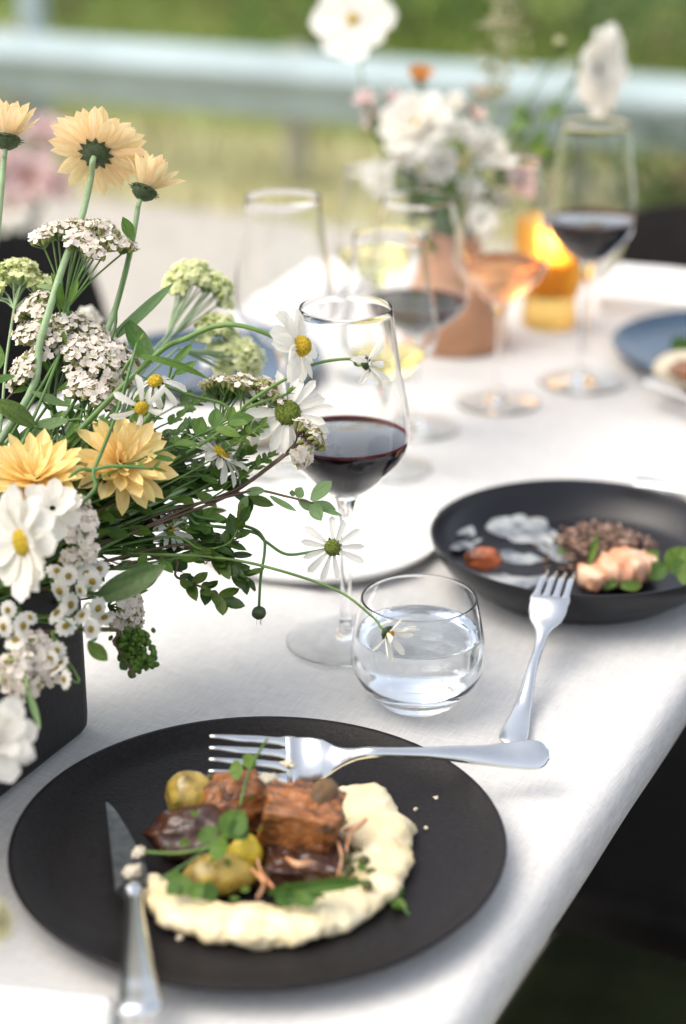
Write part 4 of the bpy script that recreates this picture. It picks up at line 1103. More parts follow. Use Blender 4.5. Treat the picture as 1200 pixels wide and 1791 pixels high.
# hanging bud
p = at(453, 1072, 1.06)
bd = thing('daisy_bud', vbase(), 'small green daisy bud hanging over the cloth', 'bud', NEAR)
stem(bd, [at(453, 1062, 1.06), at(456, 1010, 1.06), at(463, 965, 1.065), at(460, 940, 1.067), at(435, 922, 1.07), at(350, 905, 1.06), at(260, 900, 1.05), bd.location], .0008, .0011)
part('bud', lump_mesh('bud', M_calyx, (.0042, .0042, .0040), .06, 3, 3, 1), bd, TM(p))
for i in range(7):
    a = 6.28 * i / 7
    part('petal', PET_DAISY[0], bd, frame(p, face(0, -1, .1)) @ Matrix.Rotation(a, 4, 'Z') @ TM((.0012, 0, .003)) @ Matrix.Rotation(-1.4, 4, 'Y') @ Matrix.Scale(.0042, 4))

# floret clusters
def floret(n=5, r=.0021, notch=.78):
    v = [(0, 0, .0002)]; f = []
    for i in range(n * 2):
        a = math.pi * i / n
        rr = r if i % 2 == 0 else r * notch
        v.append((rr * math.cos(a), rr * math.sin(a), .0007 if i % 2 == 0 else .0003))
    for i in range(n * 2): f.append((0, 1 + i, 1 + (i + 1) % (n * 2)))
    return v, f
FLV, FLF = floret()
FLW, FLG = floret(5, .0024, .70)
CUP = lathe([(.0002, -.0042), (.0010, -.0030), (.0013, -.0012), (.0011, .0002)], 6)
def yarrow(label, px, py, dep, fv, w, h, node, path, nsub=9, per=9, seed=0, mats=(M_floret, M_cup), dome=.45, fl=(FLV, FLF), fs=1.12, name='yarrow', cat='flower', sr=.0009, smat=M_stem, base=None, group=NEAR, pars=None):
    """corymb: w,h half sizes (m) along image right / depth, on a dome round fv; node: where the rays part"""
    rs = random.Random(seed)
    c = at(px, py, dep); nd_ = at(*node)
    b = base or vbase()
    root = thing(name, b, label, cat, group)
    per = int(per * (2.1 if name == 'yarrow' else 1.7))
    M0 = frame(c, fv, x=RT - fv * fv.dot(RT))
    sm, fm = MB(), MB()
    sm.add(*tube(spline([nd_] + [at(*q) for q in path] + [b], 6), sr, 6))
    for k in range(nsub):
        rr = math.sqrt((k + .4) / nsub); a = k * 2.39996 + rs.uniform(-.3, .3)
        x, y = w * rr * math.cos(a), h * rr * math.sin(a)
        z = -dome * (w + h) * .5 * rr * rr + rs.uniform(-.002, .002)
        sc = M0 @ Vector((x, y, z))
        up = (fv + (sc - c).normalized() * .45 * rr).normalized()
        j = sc - up * .010
        sm.add(*tube(spline([nd_, nd_.lerp(j, .5) + (nd_ - c).normalized() * -.002 + Vector((rs.uniform(-1, 1), rs.uniform(-1, 1), 0)) * .0015, j], 4), [.0006] * 9, 5, False))
        sr_ = min(w, h) * 1.25 / math.sqrt(nsub) + .0012
        Ms = frame(sc, up)
        for q in range(per):
            r2 = math.sqrt((q + .5) / per) * sr_; a2 = q * 2.39996 + rs.uniform(-.4, .4)
            loc = Ms @ Vector((r2 * math.cos(a2), r2 * math.sin(a2), -.25 * r2 * r2 / sr_ + rs.uniform(-.0011, .0011)))
            nn_ = (up + (loc - sc) * 60 + Vector((rs.gauss(0, .35), rs.gauss(0, .35), rs.gauss(0, .35)))).normalized()
            Mf = frame(loc, nn_, rs.uniform(0, 6)) @ Matrix.Scale(fs * rs.uniform(.8, 1.15), 4)
            fm.add(*fl, M=Mf)
            fm.add(*CUP, M=Mf, mi=1)
            sm.add(*tube([j, loc - nn_ * .0035 * fs], .00035, 4, False))
    part('stem', sm.mesh('stem', smat), root)
    part('florets', fm.mesh('florets', list(mats)), root, kind='stuff')
    return root
yarrow('white yarrow umbel standing under the large peach chrysanthemum', 155, 388, 1.075, face(.20, .85, .42), .0315, .018, (112, 545, 1.075), [(105, 600, 1.07), (85, 680, 1.06), (60, 800, 1.04)], 13, 13, 1)
yarrow('white yarrow umbel in front of the black chair at the left', 95, 562, 1.07, face(-.05, .72, .65), .0290, .020, (100, 655, 1.07), [(95, 720, 1.06), (90, 820, 1.04)], 12, 12, 2)
yarrow('broad white yarrow umbel sloping to the right below the round white bud', 186, 612, 1.065, face(.40, .58, .70), .0240, .022, (150, 690, 1.065), [(135, 760, 1.05), (120, 850, 1.04)], 11, 13, 3)
yarrow('small white yarrow umbel above the yellow chrysanthemum', 166, 672, 1.055, face(.25, .7, .65), .0125, .011, (150, 735, 1.06), [(130, 790, 1.05)], 6, 10, 4)
yarrow('small white yarrow cluster against the dark chair, upper of two', 62, 520, 1.085, face(-.3, .8, .4), .0120, .010, (95, 600, 1.08), [(90, 700, 1.06)], 5, 9, 5)
yarrow('small white yarrow cluster against the dark chair, lower of two', 35, 636, 1.06, face(-.55, .5, .5), .0120, .010, (75, 690, 1.06), [(85, 760, 1.05)], 5, 9, 6)
yarrow('pinkish yarrow umbel with olive underside left of the green centred daisy', 398, 660, 1.09, face(.05, .97, -.15), .0140, .010, (385, 745, 1.085), [(370, 790, 1.08), (300, 860, 1.06)], 7, 11, 7, smat=M_stem)
yarrow('pinkish yarrow umbel just above the green centred daisy', 462, 668, 1.09, face(.38, .88, -.12), .0170, .011, (425, 770, 1.085), [(400, 810, 1.08), (300, 880, 1.06)], 8, 11, 8)
yarrow('small yarrow umbel on a brown stem touching the red wine', 560, 752, 1.075, face(.75, .55, .1), .0100, .008, (500, 792, 1.08), [(430, 845, 1.075), (380, 870, 1.07), (290, 905, 1.05)], 5, 9, 9, smat=M_stemred)
yarrow('smallest yarrow tuft below the wine surface', 536, 800, 1.07, face(.55, -.35, .5), .0075, .006, (505, 792, 1.078), [(430, 848, 1.078), (380, 876, 1.07), (290, 910, 1.05)], 4, 8, 10, smat=M_stemred)
yarrow('white yarrow spike right of the big blurred daisy', 152, 925, .985, face(.6, .3, .7), .0090, .020, (130, 960, 1.0), [(110, 1000, 1.01)], 8, 10, 11)
yarrow('white yarrow tuft behind the feverfew near the cloth', 232, 1075, 1.04, face(.6, .1, .7), .0100, .014, (190, 1060, 1.05), [(150, 1040, 1.05)], 7, 10, 12)
yarrow('white yarrow tuft hanging in front of the trough', 66, 1158, .955, face(.25, .1, .9), .0130, .012, (50, 1110, .98), [(20, 1050, 1.0)], 7, 11, 13)
yarrow('white yarrow tuft low at the left edge of the trough', 18, 1182, .945, face(-.1, .0, .9), .0100, .014, (15, 1120, .97), [(0, 1050, .99)], 6, 11, 14)
# pale green blossoms
GK = dict(mats=(M_floretgreen, M_cupgreen), fl=(FLW, FLG), name='viburnum', dome=.9, fs=1.0, smat=M_stempale)
yarrow('pale green blossom cluster, topmost above the dark leaf', 326, 462, 1.185, face(-.1, .75, .6), .0155, .0135, (290, 590, 1.17), [(230, 660, 1.12), (150, 800, 1.07)], 10, 12, 15, **GK)
yarrow('pale green blossom cluster bending right of the topmost one', 392, 486, 1.19, face(.55, .7, .4), .0120, .0100, (300, 588, 1.17), [(235, 665, 1.12), (150, 800, 1.07)], 7, 11, 16, **GK)
yarrow('pale green blossom cluster between the topmost and the lowest', 388, 556, 1.185, face(.3, .7, .6), .0150, .0110, (300, 595, 1.17), [(235, 670, 1.12), (150, 810, 1.07)], 8, 11, 17, **GK)
yarrow('pale green blossom cluster lowest, left of the profile cosmos', 428, 612, 1.18, face(.35, .35, .8), .0180, .0150, (310, 610, 1.15), [(240, 680, 1.1), (150, 820, 1.07)], 11, 12, 18, **GK)
yarrow('flat pale green blossom head at the left edge', 32, 458, 1.11, face(.05, .92, .35), .0220, .0140, (25, 540, 1.1), [(10, 640, 1.08), (0, 760, 1.05)], 10, 12, 19, **GK)

# feverfew: small daisies on branching stems
def ringmesh(n, r):
    m = MB()
    for i in range(n):
        m.add(*blade(r * .78, r * .46, petprof(.7, .5), bend=-.4, nu=5, nv=3), M=Matrix.Rotation(6.28318 * i / n, 4, 'Z') @ TM((r * .22, 0, 0)) @ Matrix.Rotation(.05 * ((i * 7) % 3 - 1), 4, 'Y'))
    return m.mesh('petal_ring', M_white)
RING = [ringmesh(11, 1), ringmesh(12, 1), ringmesh(10, 1)]
FDISC = MB().add(*lathe([(0, -.05), (.27, -.05), (.30, .05), (.23, .16), (.10, .21), (0, .20)], 14)).mesh('disc', M_disc)
FCUP = MB().add(*lathe([(.06, -.5), (.22, -.42), (.36, -.15), (.36, -.02), (.1, -.01)], 10)).mesh('calyx', M_calyx)
def feverfew(label, heads, node, path, base=None):
    b = base or vbase()
    root = thing('feverfew', b, label, 'flower', NEAR)
    nd_ = at(*node)
    sm = MB().add(*tube(spline([nd_] + [at(*q) for q in path] + [b], 6), .0011, 6))
    for (px, py, dep, r) in heads:
        r *= rnd(.85, 1.25); p = at(px + rnd(-5, 5), py + rnd(-5, 5), dep + rnd(-.006, .006))
        fv = face(rnd(-.9, .9), rnd(-.3, .9), rnd(.15, 1.0))
        M = frame(p, fv) @ Matrix.Scale(r, 4)
        h = part('flower_head', RING[random.randrange(3)], root, M)
        part('disc', FDISC, h, M); part('calyx', FCUP, h, M)
        sm.add(*tube(spline([p - fv * r * .45, p - fv * r * 1.5, nd_], 4), .0005, 5, False))
    part('stem', sm.mesh('stem', M_stem), root)
feverfew('feverfew spray with yellow eyed heads under the big blurred daisy', [(96, 998, .975, .0062), (122, 1012, .97, .0058), (104, 1032, .965, .006), (148, 1000, .985, .0062), (140, 1028, .975, .006), (166, 1018, .985, .0058), (178, 992, .995, .0060)], (120, 1050, 1.0), [(110, 1080, 1.01)])
feverfew('feverfew spray in front of the trough corner', [(104, 1068, .96, .006), (126, 1062, .965, .0064), (148, 1078, .97, .0066), (186, 1084, .985, .0072), (156, 1096, .97, .0066), (110, 1094, .96, .0062), (168, 1062, .98, .006)], (130, 1100, 1.0), [(120, 1090, 1.02)])
feverfew('feverfew spray hanging lowest over the black trough', [(104, 1140, .955, .0056), (112, 1190, .95, .0062), (98, 1172, .95, .0054), (92, 1150, .955, .0056), (110, 1160, .955, .005)], (90, 1110, .98), [(95, 1080, 1.0)])
feverfew('feverfew spray at the left edge beside the trough', [(40, 1092, .955, .0066), (18, 1062, .96, .006), (8, 1100, .955, .006), (28, 1115, .95, .0058), (52, 1078, .96, .0056)], (30, 1070, .99), [(20, 1030, 1.0)])

# ------------------------------------------------------------------ leaves
LEAF_OV = {m: [MB().add(*blade(1, .52, leafprof(.8), bend=b, fold=fo, wave=.03, nu=7, nv=5, seed=k)).mesh('leaf', m) for k, (b, fo) in enumerate(((.3, .2), (-.5, .15), (.7, .3)))] for m in (M_leaf, M_leafmid, M_leafpale)}
LEAF_LA = {m: [MB().add(*blade(1, .26, leafprof(.75), bend=b, fold=fo, wave=.03, nu=9, nv=5, seed=k)).mesh('leaf', m) for k, (b, fo) in enumerate(((.4, .3), (-.7, .2), (.8, .35)))] for m in (M_leaf, M_leafmid, M_leafpale)}
def sprig(label, pts, n, size, mat=M_leaf, lib=LEAF_OV, smat=M_stem, sr=.0008, t0=.0, t1=.75, seed=0, pair=False, spread=1.0, group=NEAR, base=None, name='leaf_sprig'):
    """pts from the tip down; leaves between t0 and t1 of the stem"""
    rs = random.Random(seed)
    b = base if base is not None else vbase()
    root = thing(name, b, label, 'foliage', group)
    c = spline([Vector(q) for q in pts] + [b], 8)
    part('stem', MB().add(*tube(c, [sr * (.7 + .6 * i / len(c)) for i in range(len(c))], 6)).mesh('stem', smat), root)
    for i in range(n):
        t = t0 + (t1 - t0) * (i + rs.uniform(-.2, .2)) / max(1, n - 1)
        k = max(0, min(len(c) - 2, int(t * (len(c) - 1))))
        tg = (c[k] - c[k + 1]).normalized()
        sdv = tg.cross(Vector((rs.uniform(-.4, .4), rs.uniform(-.4, .4), 1))).normalized()
        for sg in ((1, -1) if pair else ((1,) if i % 2 else (-1,))):
            ax = (tg * rs.uniform(.3, .9) + sdv * sg * spread * rs.uniform(.7, 1.1) + Vector((0, 0, rs.uniform(-.35, .25)))).normalized()
            if i == 0: ax = (tg + sdv * sg * .25).normalized()
            z = Vector((rs.uniform(-.5, .5), rs.uniform(-.9, .2), 1))
            l = size * rs.uniform(.75, 1.15)
            M = frame(c[k], (z - ax * z.dot(ax)), x=ax) @ Matrix.Diagonal((l, l * rs.uniform(.85, 1.15), l, 1))
            part('leaf', lib[mat][rs.randrange(3)], root, M)
    return root
def A3(*l): return [at(*q) for q in l]
random.seed(33)
# sprig with pale leaves on a red stem, leaves placed one by one
sg = thing('leaf_sprig', vbase(), 'red stemmed sprig with pale oval leaves over the white plate', 'foliage', NEAR)
stem(sg, A3((548, 880, 1.07), (500, 868, 1.07), (450, 858, 1.07), (400, 868, 1.07), (330, 885, 1.06), (250, 910, 1.05)) + [sg.location], .0006, .0012, M_stemred)
for i, (x0, y0, x1, y1, w) in enumerate(((430, 860, 466, 860, .0060), (432, 868, 416, 905, .0062), (472, 868, 514, 900, .0042), (520, 870, 530, 852, .0075), (545, 876, 580, 836, .0090), (522, 874, 545, 895, .0065), (545, 880, 563, 912, .0085), (548, 880, 592, 888, .0060), (550, 884, 594, 908, .0040), (512, 868, 512, 856, .004))):
    A, B = at(x0, y0, 1.07), at(x1, y1, 1.068 + .004 * (i % 3))
    ax = B - A
    z = -FWD + ZV * .5 + RT * .3 * (i % 3 - 1)
    part('leaf', LEAF_OV[M_leafpale][i % 3], sg, frame(A, z - ax.normalized() * z.dot(ax.normalized()), x=ax) @ Matrix.Diagonal((ax.length, w / .52, ax.length, 1)))
# large single leaves
def bigleaf(label, a, b, w, mat, path, bend=0, z=None, lib=LEAF_LA):
    A, B = at(*a), at(*b)
    ax = B - A
    zz = z or (-FWD + ZV * .7)
    root = thing('leaf_stalk', vbase(), label, 'leaf', NEAR)
    part('leaf', lib[mat][bend], root, frame(A, zz - ax.normalized() * zz.dot(ax.normalized()), x=ax) @ Matrix.Diagonal((ax.length, w / (.26 if lib is LEAF_LA else .52), ax.length, 1)))
    stem(root, [A] + [at(*q) for q in path] + [root.location], .0008, .0011)
bigleaf('broad dark green leaf lying beside the feverfew', (168, 1048, .985), (292, 1000, 1.0), .0165, M_leaf, [(140, 1040, 1.0)], 0)
bigleaf('long pale green leaf pointing right under the peach stems', (190, 598, 1.09), (312, 508, 1.10), .0085, M_leafpale, [(170, 650, 1.08), (140, 760, 1.06)], 0)
bigleaf('dark pointed leaf hanging beside the pale green blossoms', (223, 562, 1.085), (268, 645, 1.08), .0125, M_leafmid, [(205, 585, 1.085), (180, 640, 1.08), (150, 760, 1.06)], 0, lib=LEAF_LA)
bigleaf('small dark leaf on the stem beside the upper yarrow', (232, 418, 1.08), (214, 380, 1.08), .0075, M_leafmid, [(228, 440, 1.083), (206, 530, 1.08), (170, 640, 1.07)], 0, lib=LEAF_OV)
bigleaf('narrow dark leaf pointing up between the yarrow branches', (122, 528, 1.07), (139, 488, 1.07), .0048, M_leafmid, [(118, 545, 1.07), (105, 620, 1.065)], 0)
bigleaf('narrow leaf in front of the dark chair', (105, 510, 1.07), (66, 492, 1.065), .004, M_leafpale, [(110, 530, 1.07), (104, 620, 1.065)], 1)
bigleaf('grey green blade across the stems at the left', (118, 735, 1.05), (20, 752, 1.04), .0085, M_leafpale, [(140, 760, 1.05)], 1)
bigleaf('dark blade leaf at the left edge below the yarrow', (60, 745, 1.04), (-10, 690, 1.03), .012, M_leaf, [(70, 800, 1.04)], 1)
bigleaf('pale leaf under the drooping white cosmos', (120, 710, 1.06), (45, 690, 1.05), .006, M_leafpale, [(130, 760, 1.05)], 0)
bigleaf('narrow green leaf pointing up left of the lowest green blossoms', (300, 640, 1.07), (340, 604, 1.075), .0055, M_leafmid, [(290, 670, 1.07), (240, 760, 1.06)], 0)
bigleaf('short green leaf under the narrow one by the green blossoms', (305, 655, 1.065), (345, 636, 1.07), .0060, M_leafmid, [(290, 680, 1.07), (240, 770, 1.06)], 0)
bigleaf('thin blade hanging in front of the black trough', (48, 1205, .94), (73, 1280, .935), .0038, M_leafpale, [(40, 1150, .955), (35, 1080, .98)], 0)
bigleaf('green leaf under the feverfew at the trough corner', (155, 1125, .99), (188, 1158, .99), .0085, M_leafmid, [(140, 1100, 1.0)], 0)
bigleaf('arching thick green blade beside the pale green blossoms', (235, 622, 1.05), (370, 640, 1.04), .0050, M_leafmid, [(215, 650, 1.05), (180, 740, 1.05)], 1)
# dark leaf sprigs at the right
sprig('dark oval leaved sprig hanging right under the daisy stems', A3((428, 1010, 1.055), (395, 985, 1.055), (340, 975, 1.055), (270, 960, 1.05)), 11, .0135, M_leaf, LEAF_OV, M_stemred, seed=1, pair=True, t1=.45)
sprig('dark oval leaved sprig under the red stemmed one', A3((420, 915, 1.06), (400, 950, 1.06), (350, 960, 1.055), (280, 940, 1.05)), 10, .0130, M_leaf, LEAF_OV, M_stem, seed=2, pair=True, t1=.5)
sprig('dark oval leaved sprig lowest over the bare cloth', A3((392, 1050, 1.05), (360, 1030, 1.05), (310, 1010, 1.05), (250, 980, 1.04)), 9, .0130, M_leaf, LEAF_OV, M_stemred, seed=3, pair=True, t1=.5)
sprig('dark leaf sprig ending left of the hanging bud', A3((412, 980, 1.065), (370, 940, 1.065), (330, 930, 1.06), (260, 920, 1.05)), 9, .0125, M_leaf, LEAF_OV, M_stem, seed=4, pair=True, t1=.5)
sprig('pale and dark leaf sprig beside the side facing daisy', A3((432, 870, 1.085), (380, 850, 1.085), (320, 870, 1.075)), 7, .0150, M_leaf, LEAF_OV, M_stem, seed=5, t1=.5)
sprig('tall grey green sprig through the yarrow at the left', A3((105, 520, 1.07), (104, 600, 1.07), (95, 700, 1.06), (85, 820, 1.045)), 9, .018, M_leafmid, LEAF_LA, M_stem, seed=6, t1=.8)
# green succulent like tip
sp_ = thing('sedum_sprig', vbase(), 'knobbly green sprig tip reaching over the cloth beside the trough', 'foliage', NEAR)
cpts = A3((262, 1150, 1.02), (235, 1140, 1.02), (200, 1125, 1.01), (160, 1100, 1.01)) + [sp_.location]
stem(sp_, cpts, .0008, .0012, M_stemred)
sm = MB(); rs = random.Random(8)
kn = lathe([(0, -.002), (.0012, -.0012), (.0016, .0004), (.0010, .0020), (0, .0026)], 6)
for (x, y, n, sdv) in ((240, 1115, 46, 9), (228, 1140, 40, 10), (252, 1150, 36, 9), (238, 1165, 30, 8), (215, 1120, 30, 9)):
    for k in range(n):
        sm.add(*kn, M=frame(at(x + rs.gauss(0, sdv), y + rs.gauss(0, sdv), 1.015 + rs.gauss(0, .003)), Vector((rs.gauss(0, 1), rs.gauss(0, 1), rs.gauss(.4, 1)))) @ Matrix.Scale(rs.uniform(.8, 1.3), 4))
part('leaf_knobs', sm.mesh('leaf_knobs', M_leafmid), sp_, kind='stuff')
stem(sp_, A3((200, 1125, 1.01), (222, 1160, 1.005), (235, 1183, 1.0)), .0007, .0006, M_stemred, name='side_stem')
for a, b, w in (((222, 1160, 1.005), (208, 1172, 1.0), .006), ((215, 1150, 1.006), (228, 1140, 1.0), .005)):
    A, B = at(*a), at(*b); ax = B - A
    part('leaf', LEAF_OV[M_leaf][0], sp_, frame(A, -FWD - ax.normalized() * (-FWD).dot(ax.normalized()), x=ax) @ Matrix.Diagonal((ax.length, w / .52, ax.length, 1)))
# filler greenery inside the arrangement
random.seed(50)
FILL = 'filler greenery inside the nearest arrangement'
for i in range(96):
    px = random.triangular(-40, 430, 230); py = random.triangular(620, 1070, 850)
    if px > 300 and py < 700: py += 120
    dep = rnd(1.02, 1.13) + .05 * (px / 400)
    tip = at(px, py, dep)
    b = vbase()
    mid = tip.lerp(b, .5) + Vector((rnd(-.012, .012), rnd(-.012, .012), rnd(.0, .03)))
    m = random.choice((M_leaf, M_leaf, M_leafmid, M_leafmid))
    lanc = random.random() < .35
    where = ('behind the yarrow at the left' if py < 760 else 'under the yellow chrysanthemums' if py < 930 else 'behind the feverfew') if px < 170 else ('below the pale green blossoms' if py < 760 else 'between chrysanthemum and side facing daisy' if py < 900 else 'low over the trough corner') if px < 300 else ('around the green centred daisy stems' if py < 860 else 'above the hanging bud')
    sprig('leafy filler sprig ' + where, [tip, mid], random.randint(9, 14), rnd(.011, .017) * (1.5 if lanc else 1), m, LEAF_LA if lanc else LEAF_OV, random.choice((M_stem, M_stem, M_stemred)), seed=100 + i, t1=.9, group=FILL, base=b)
for i in range(24):
    px = rnd(210, 425); py = rnd(725, 1030)
    if py > 900 and px > 390: px -= 40
    dep = rnd(1.04, 1.11)
    tip = at(px, py, dep); b = vbase()
    mid = tip.lerp(b, .5) + Vector((rnd(-.012, .012), rnd(-.012, .012), rnd(.0, .03)))
    where = 'around the green centred daisy stems' if py < 860 else 'behind the small white daisy' if px < 330 else 'above the hanging bud'
    sprig('leafy filler sprig ' + where, [tip, mid], random.randint(8, 12), rnd(.011, .016), random.choice((M_leaf, M_leafmid)), LEAF_OV, M_stem, seed=700 + i, t1=.5, pair=i % 3 == 0, group=FILL, base=b)
# the near half of the trough, mostly left of the picture
for i in range(30):
    s_ = rnd(.515, .635); n_ = rnd(-.645, -.575)
    b = tb(s_, n_, .108)
    tip = b + NV * ((n_ + .606) * 1.2 + rnd(-.03, .02)) + DV * rnd(-.05, .0) + ZV * rnd(.03, .10)
    mid = tip.lerp(b, .5) + Vector((rnd(-.006, .006), rnd(-.006, .006), .01))
    sprig('leafy filler sprig in the near half of the trough', [tip, mid], random.randint(10, 14), rnd(.013, .020), random.choice((M_leaf, M_leafmid)), random.choice((LEAF_OV, LEAF_OV, LEAF_LA)), M_stem, seed=900 + i, t1=.9, group=FILL, base=b)
# fine pale sprigs reaching right
for i, (px, py, dep, lb) in enumerate(((352, 700, 1.09, 'fine pale sprig left of the pinkish yarrow'), (420, 735, 1.085, 'fine pale sprig under the pinkish yarrow'), (455, 745, 1.08, 'fine pale sprig touching the green centred daisy'), (380, 745, 1.08, 'fine pale sprig above the side facing daisy'), (438, 790, 1.085, 'fine pale sprig below the green centred daisy'), (330, 745, 1.075, 'fine pale sprig right of the curled white flower'), (470, 800, 1.08, 'fine pale sprig nearest the wine glass'), (345, 820, 1.07, 'fine pale sprig left of the side facing daisy'))):
    b = vbase()
    sprig(lb, [at(px, py, dep), at(px - 50, py + 35, dep - .005), at(px - 140, py + 90, dep - .02)], 13, .0068, M_leafpale if i % 2 else M_leafmid, LEAF_OV, M_stem, sr=.0006, seed=500 + i, t0=0, t1=.42, pair=True, group='fine pale sprigs', base=b)
# bare thin stems that cross the foliage
for i, l in enumerate((((262, 668, 1.06), (330, 690, 1.075), (400, 720, 1.08), (300, 800, 1.07)), ((500, 690, 1.08), (430, 715, 1.08), (340, 770, 1.07), (250, 840, 1.05)), ((268, 820, 1.0), (200, 815, 1.0), (165, 822, 1.0), (120, 840, 1.0)),
        ((240, 600, 1.05), (205, 720, 1.03), (165, 820, 1.0), (130, 890, .99)), ((470, 800, 1.085), (380, 830, 1.08), (300, 850, 1.07)))):
    st = thing('green_shoot', vbase(), ('thin green stem arching over the middle of the foliage', 'long green stem reaching to the green centred daisy', 'thin stem crossing the yellow chrysanthemum', 'dark stem slanting in front of the yellow chrysanthemums', 'thin green stem behind the side facing daisy')[i], 'foliage', NEAR)
    stem(st, [at(*q) for q in l] + [st.location], .0009, .0013, M_stem)
    tip = at(*l[0])
    for k in range(3):
        ax = (tip - at(*l[1])).normalized() * .6 + Vector((rnd(-1, 1), rnd(-1, 1), rnd(-.5, 1))) * .6
        part('leaf', LEAF_LA[M_leafmid][k], st, frame(tip, ax.orthogonal(), x=ax) @ Matrix.Scale(.008, 4))

# ------------------------------------------------------------------ flowers in the terracotta vase
FAR = 'flowers in the terracotta vase'
def vb2(): return TV + Vector((rnd(-.01, .01), rnd(-.01, .01), .085))
random.seed(60)
FK = dict(group=FAR)
vt = (775, 375, 1.775)
flower('cosmos', 'white cosmos with yellow eye highest at the top edge', 'flower', 617, 34, 1.80, face(-.05, .12, .97), .0380, [(8, 1.0, .0, .12)], PET_COSMOS, [(628, 100, 1.81), (645, 200, 1.80), (700, 320, 1.79), vt], disc=(.0065, .004, M_disc), calyx=(.005, .004), base=vb2(), **FK)
flower('cosmos', 'white cosmos in profile at the upper right', 'flower', 1046, 122, 1.80, face(.84, -.12, .52), .0430, [(8, 1.0, .12, .12), (6, .9, .3, .1)], PET_COSMOS, [(1020, 130, 1.80), (985, 170, 1.80), (900, 290, 1.79), vt], calyx=(.009, .010), base=vb2(), sr=.0016, **FK)
flower('dahlia', 'large creamy white dahlia in the middle of the far flowers', 'flower', 732, 222, 1.75, face(-.25, .45, .85), .0370, [(10, 1.0, .05, .1), (10, .95, .3, .1), (8, .8, .6, .08), (6, .55, .95, .05)], PET_BROAD, [(745, 270, 1.77), vt], disc=(.006, .008, M_disc), calyx=(.008, .006), base=vb2(), sr=.0018, **FK)
flower('rose', 'loose white rose right below the large dahlia', 'flower', 770, 285, 1.76, face(.2, -.05, .9), .0190, [(8, 1.0, .2, .1), (7, .9, .5, .1), (6, .6, .95, .05)], PET_BROAD, [(778, 320, 1.775), vt], calyx=(.006, .005), base=vb2(), **FK)
flower('rose', 'white open flower right of the large dahlia', 'flower', 850, 262, 1.78, face(.3, .2, .85), .0235, [(8, 1.0, .1, .1), (7, .85, .4, .1), (5, .6, .9, .05)], PET_BROAD, [(830, 320, 1.785), vt], calyx=(.006, .005), base=vb2(), **FK)
flower('rose', 'blush pink flower behind the rose wine glass', 'flower', 915, 322, 1.79, face(.3, .3, .8), .0210, [(7, 1.0, .2, .1), (6, .85, .6, .1)], PET_PINK, [(870, 360, 1.785), vt], calyx=(.005, .005), base=vb2(), **FK)
flower('rose', 'white bud left under the large dahlia', 'flower', 664, 312, 1.77, face(-.3, -.1, .8), .0200, [(6, 1.0, .7, .1), (5, .9, 1.0, .08)], PET_BROAD, [(690, 330, 1.78), vt], calyx=(.005, .005), base=vb2(), **FK)
flower('rose', 'pale low flower hanging over the vase shoulder', 'flower', 840, 385, 1.74, face(.2, .1, .9), .0180, [(8, 1.0, .15, .1), (6, .8, .5, .1)], PET_BROAD, [(815, 385, 1.765), (790, 375, 1.775)], calyx=(.005, .005), base=vb2(), **FK)
flower('strawflower', 'small orange flower above the large dahlia', 'flower', 735, 142, 1.80, face(.0, .8, .4), .0195, [(8, 1.0, .35, .1), (7, .8, .8, .1)], PET_ORANGE, [(738, 200, 1.80), (750, 300, 1.79), vt], disc=(.005, .004, M_discbrown), calyx=(.005, .005), base=vb2(), **FK)
for i, (px, py, r_, lb) in enumerate(((700, 285, .014, 'small cream spray rose under the dahlia at its left'), (812, 232, .015, 'small cream spray rose right of the dahlia'), (880, 292, .015, 'small cream spray rose above the rose wine'), (820, 335, .016, 'small cream spray rose over the vase neck at the right'), (745, 318, .013, 'small cream spray rose over the vase neck'), (795, 180, .012, 'small cream spray rose high right of the dahlia'), (870, 350, .014, 'small cream spray rose behind the rose wine'))):
    flower('spray_rose', lb, 'flower', px, py, 1.755 + .006 * i, face(rnd(-.4, .4), rnd(.1, .6), .8), r_, [(7, 1.0, .3, .1), (6, .85, .7, .1), (4, .6, 1.1, .05)], PET_BROAD, [((px + 775) / 2, (py + 375) / 2 + 8, 1.775), vt], calyx=(.005, .005), base=vb2(), **FK)
for i, (px, py, fr, lb) in enumerate(((640, 180, (-.4, .4, .7), 'pink alstroemeria left of the large dahlia, upper of two'), (655, 210, (-.5, .0, .8), 'pink alstroemeria left of the large dahlia, lower of two'), (690, 178, (.1, .6, .6), 'pale pink flower touching the dahlia at its upper left'), (828, 205, (.2, .6, .6), 'pink flower spike right above the large dahlia'), (838, 165, (.3, .7, .5), 'small pink flower high right of the large dahlia'))):
    flower('alstroemeria', lb, 'flower', px, py, 1.79 + .01 * i, face(*fr), .0145, [(6, 1.0, .5, .1)], PET_PINK, [(px * .6 + 300, py + 90, 1.79), vt], disc=(.003, .003, M_discbrown), calyx=(.004, .005), base=vb2(), **FK)
for i, (px, py, lb) in enumerate(((715, 284, 'yellow bud under the large dahlia'), (800, 292, 'yellow bud right under the large dahlia'), (978, 80, 'pale green bud between the grass plume and the profile cosmos'))):
    flower('flower_bud', lb, 'bud', px, py, 1.77, face(0, .6, .7), .0095, [(7, 1.0, .7, .1), (5, .9, 1.1, .05)], PET_CREAM if i == 2 else PET_MUMY, [((px + 770) / 2, (py + 375) / 2 + 20, 1.78), vt], disc=(.0065, .006, M_disc if i < 2 else M_discgreen), calyx=(.007, .007), base=vb2(), **FK)
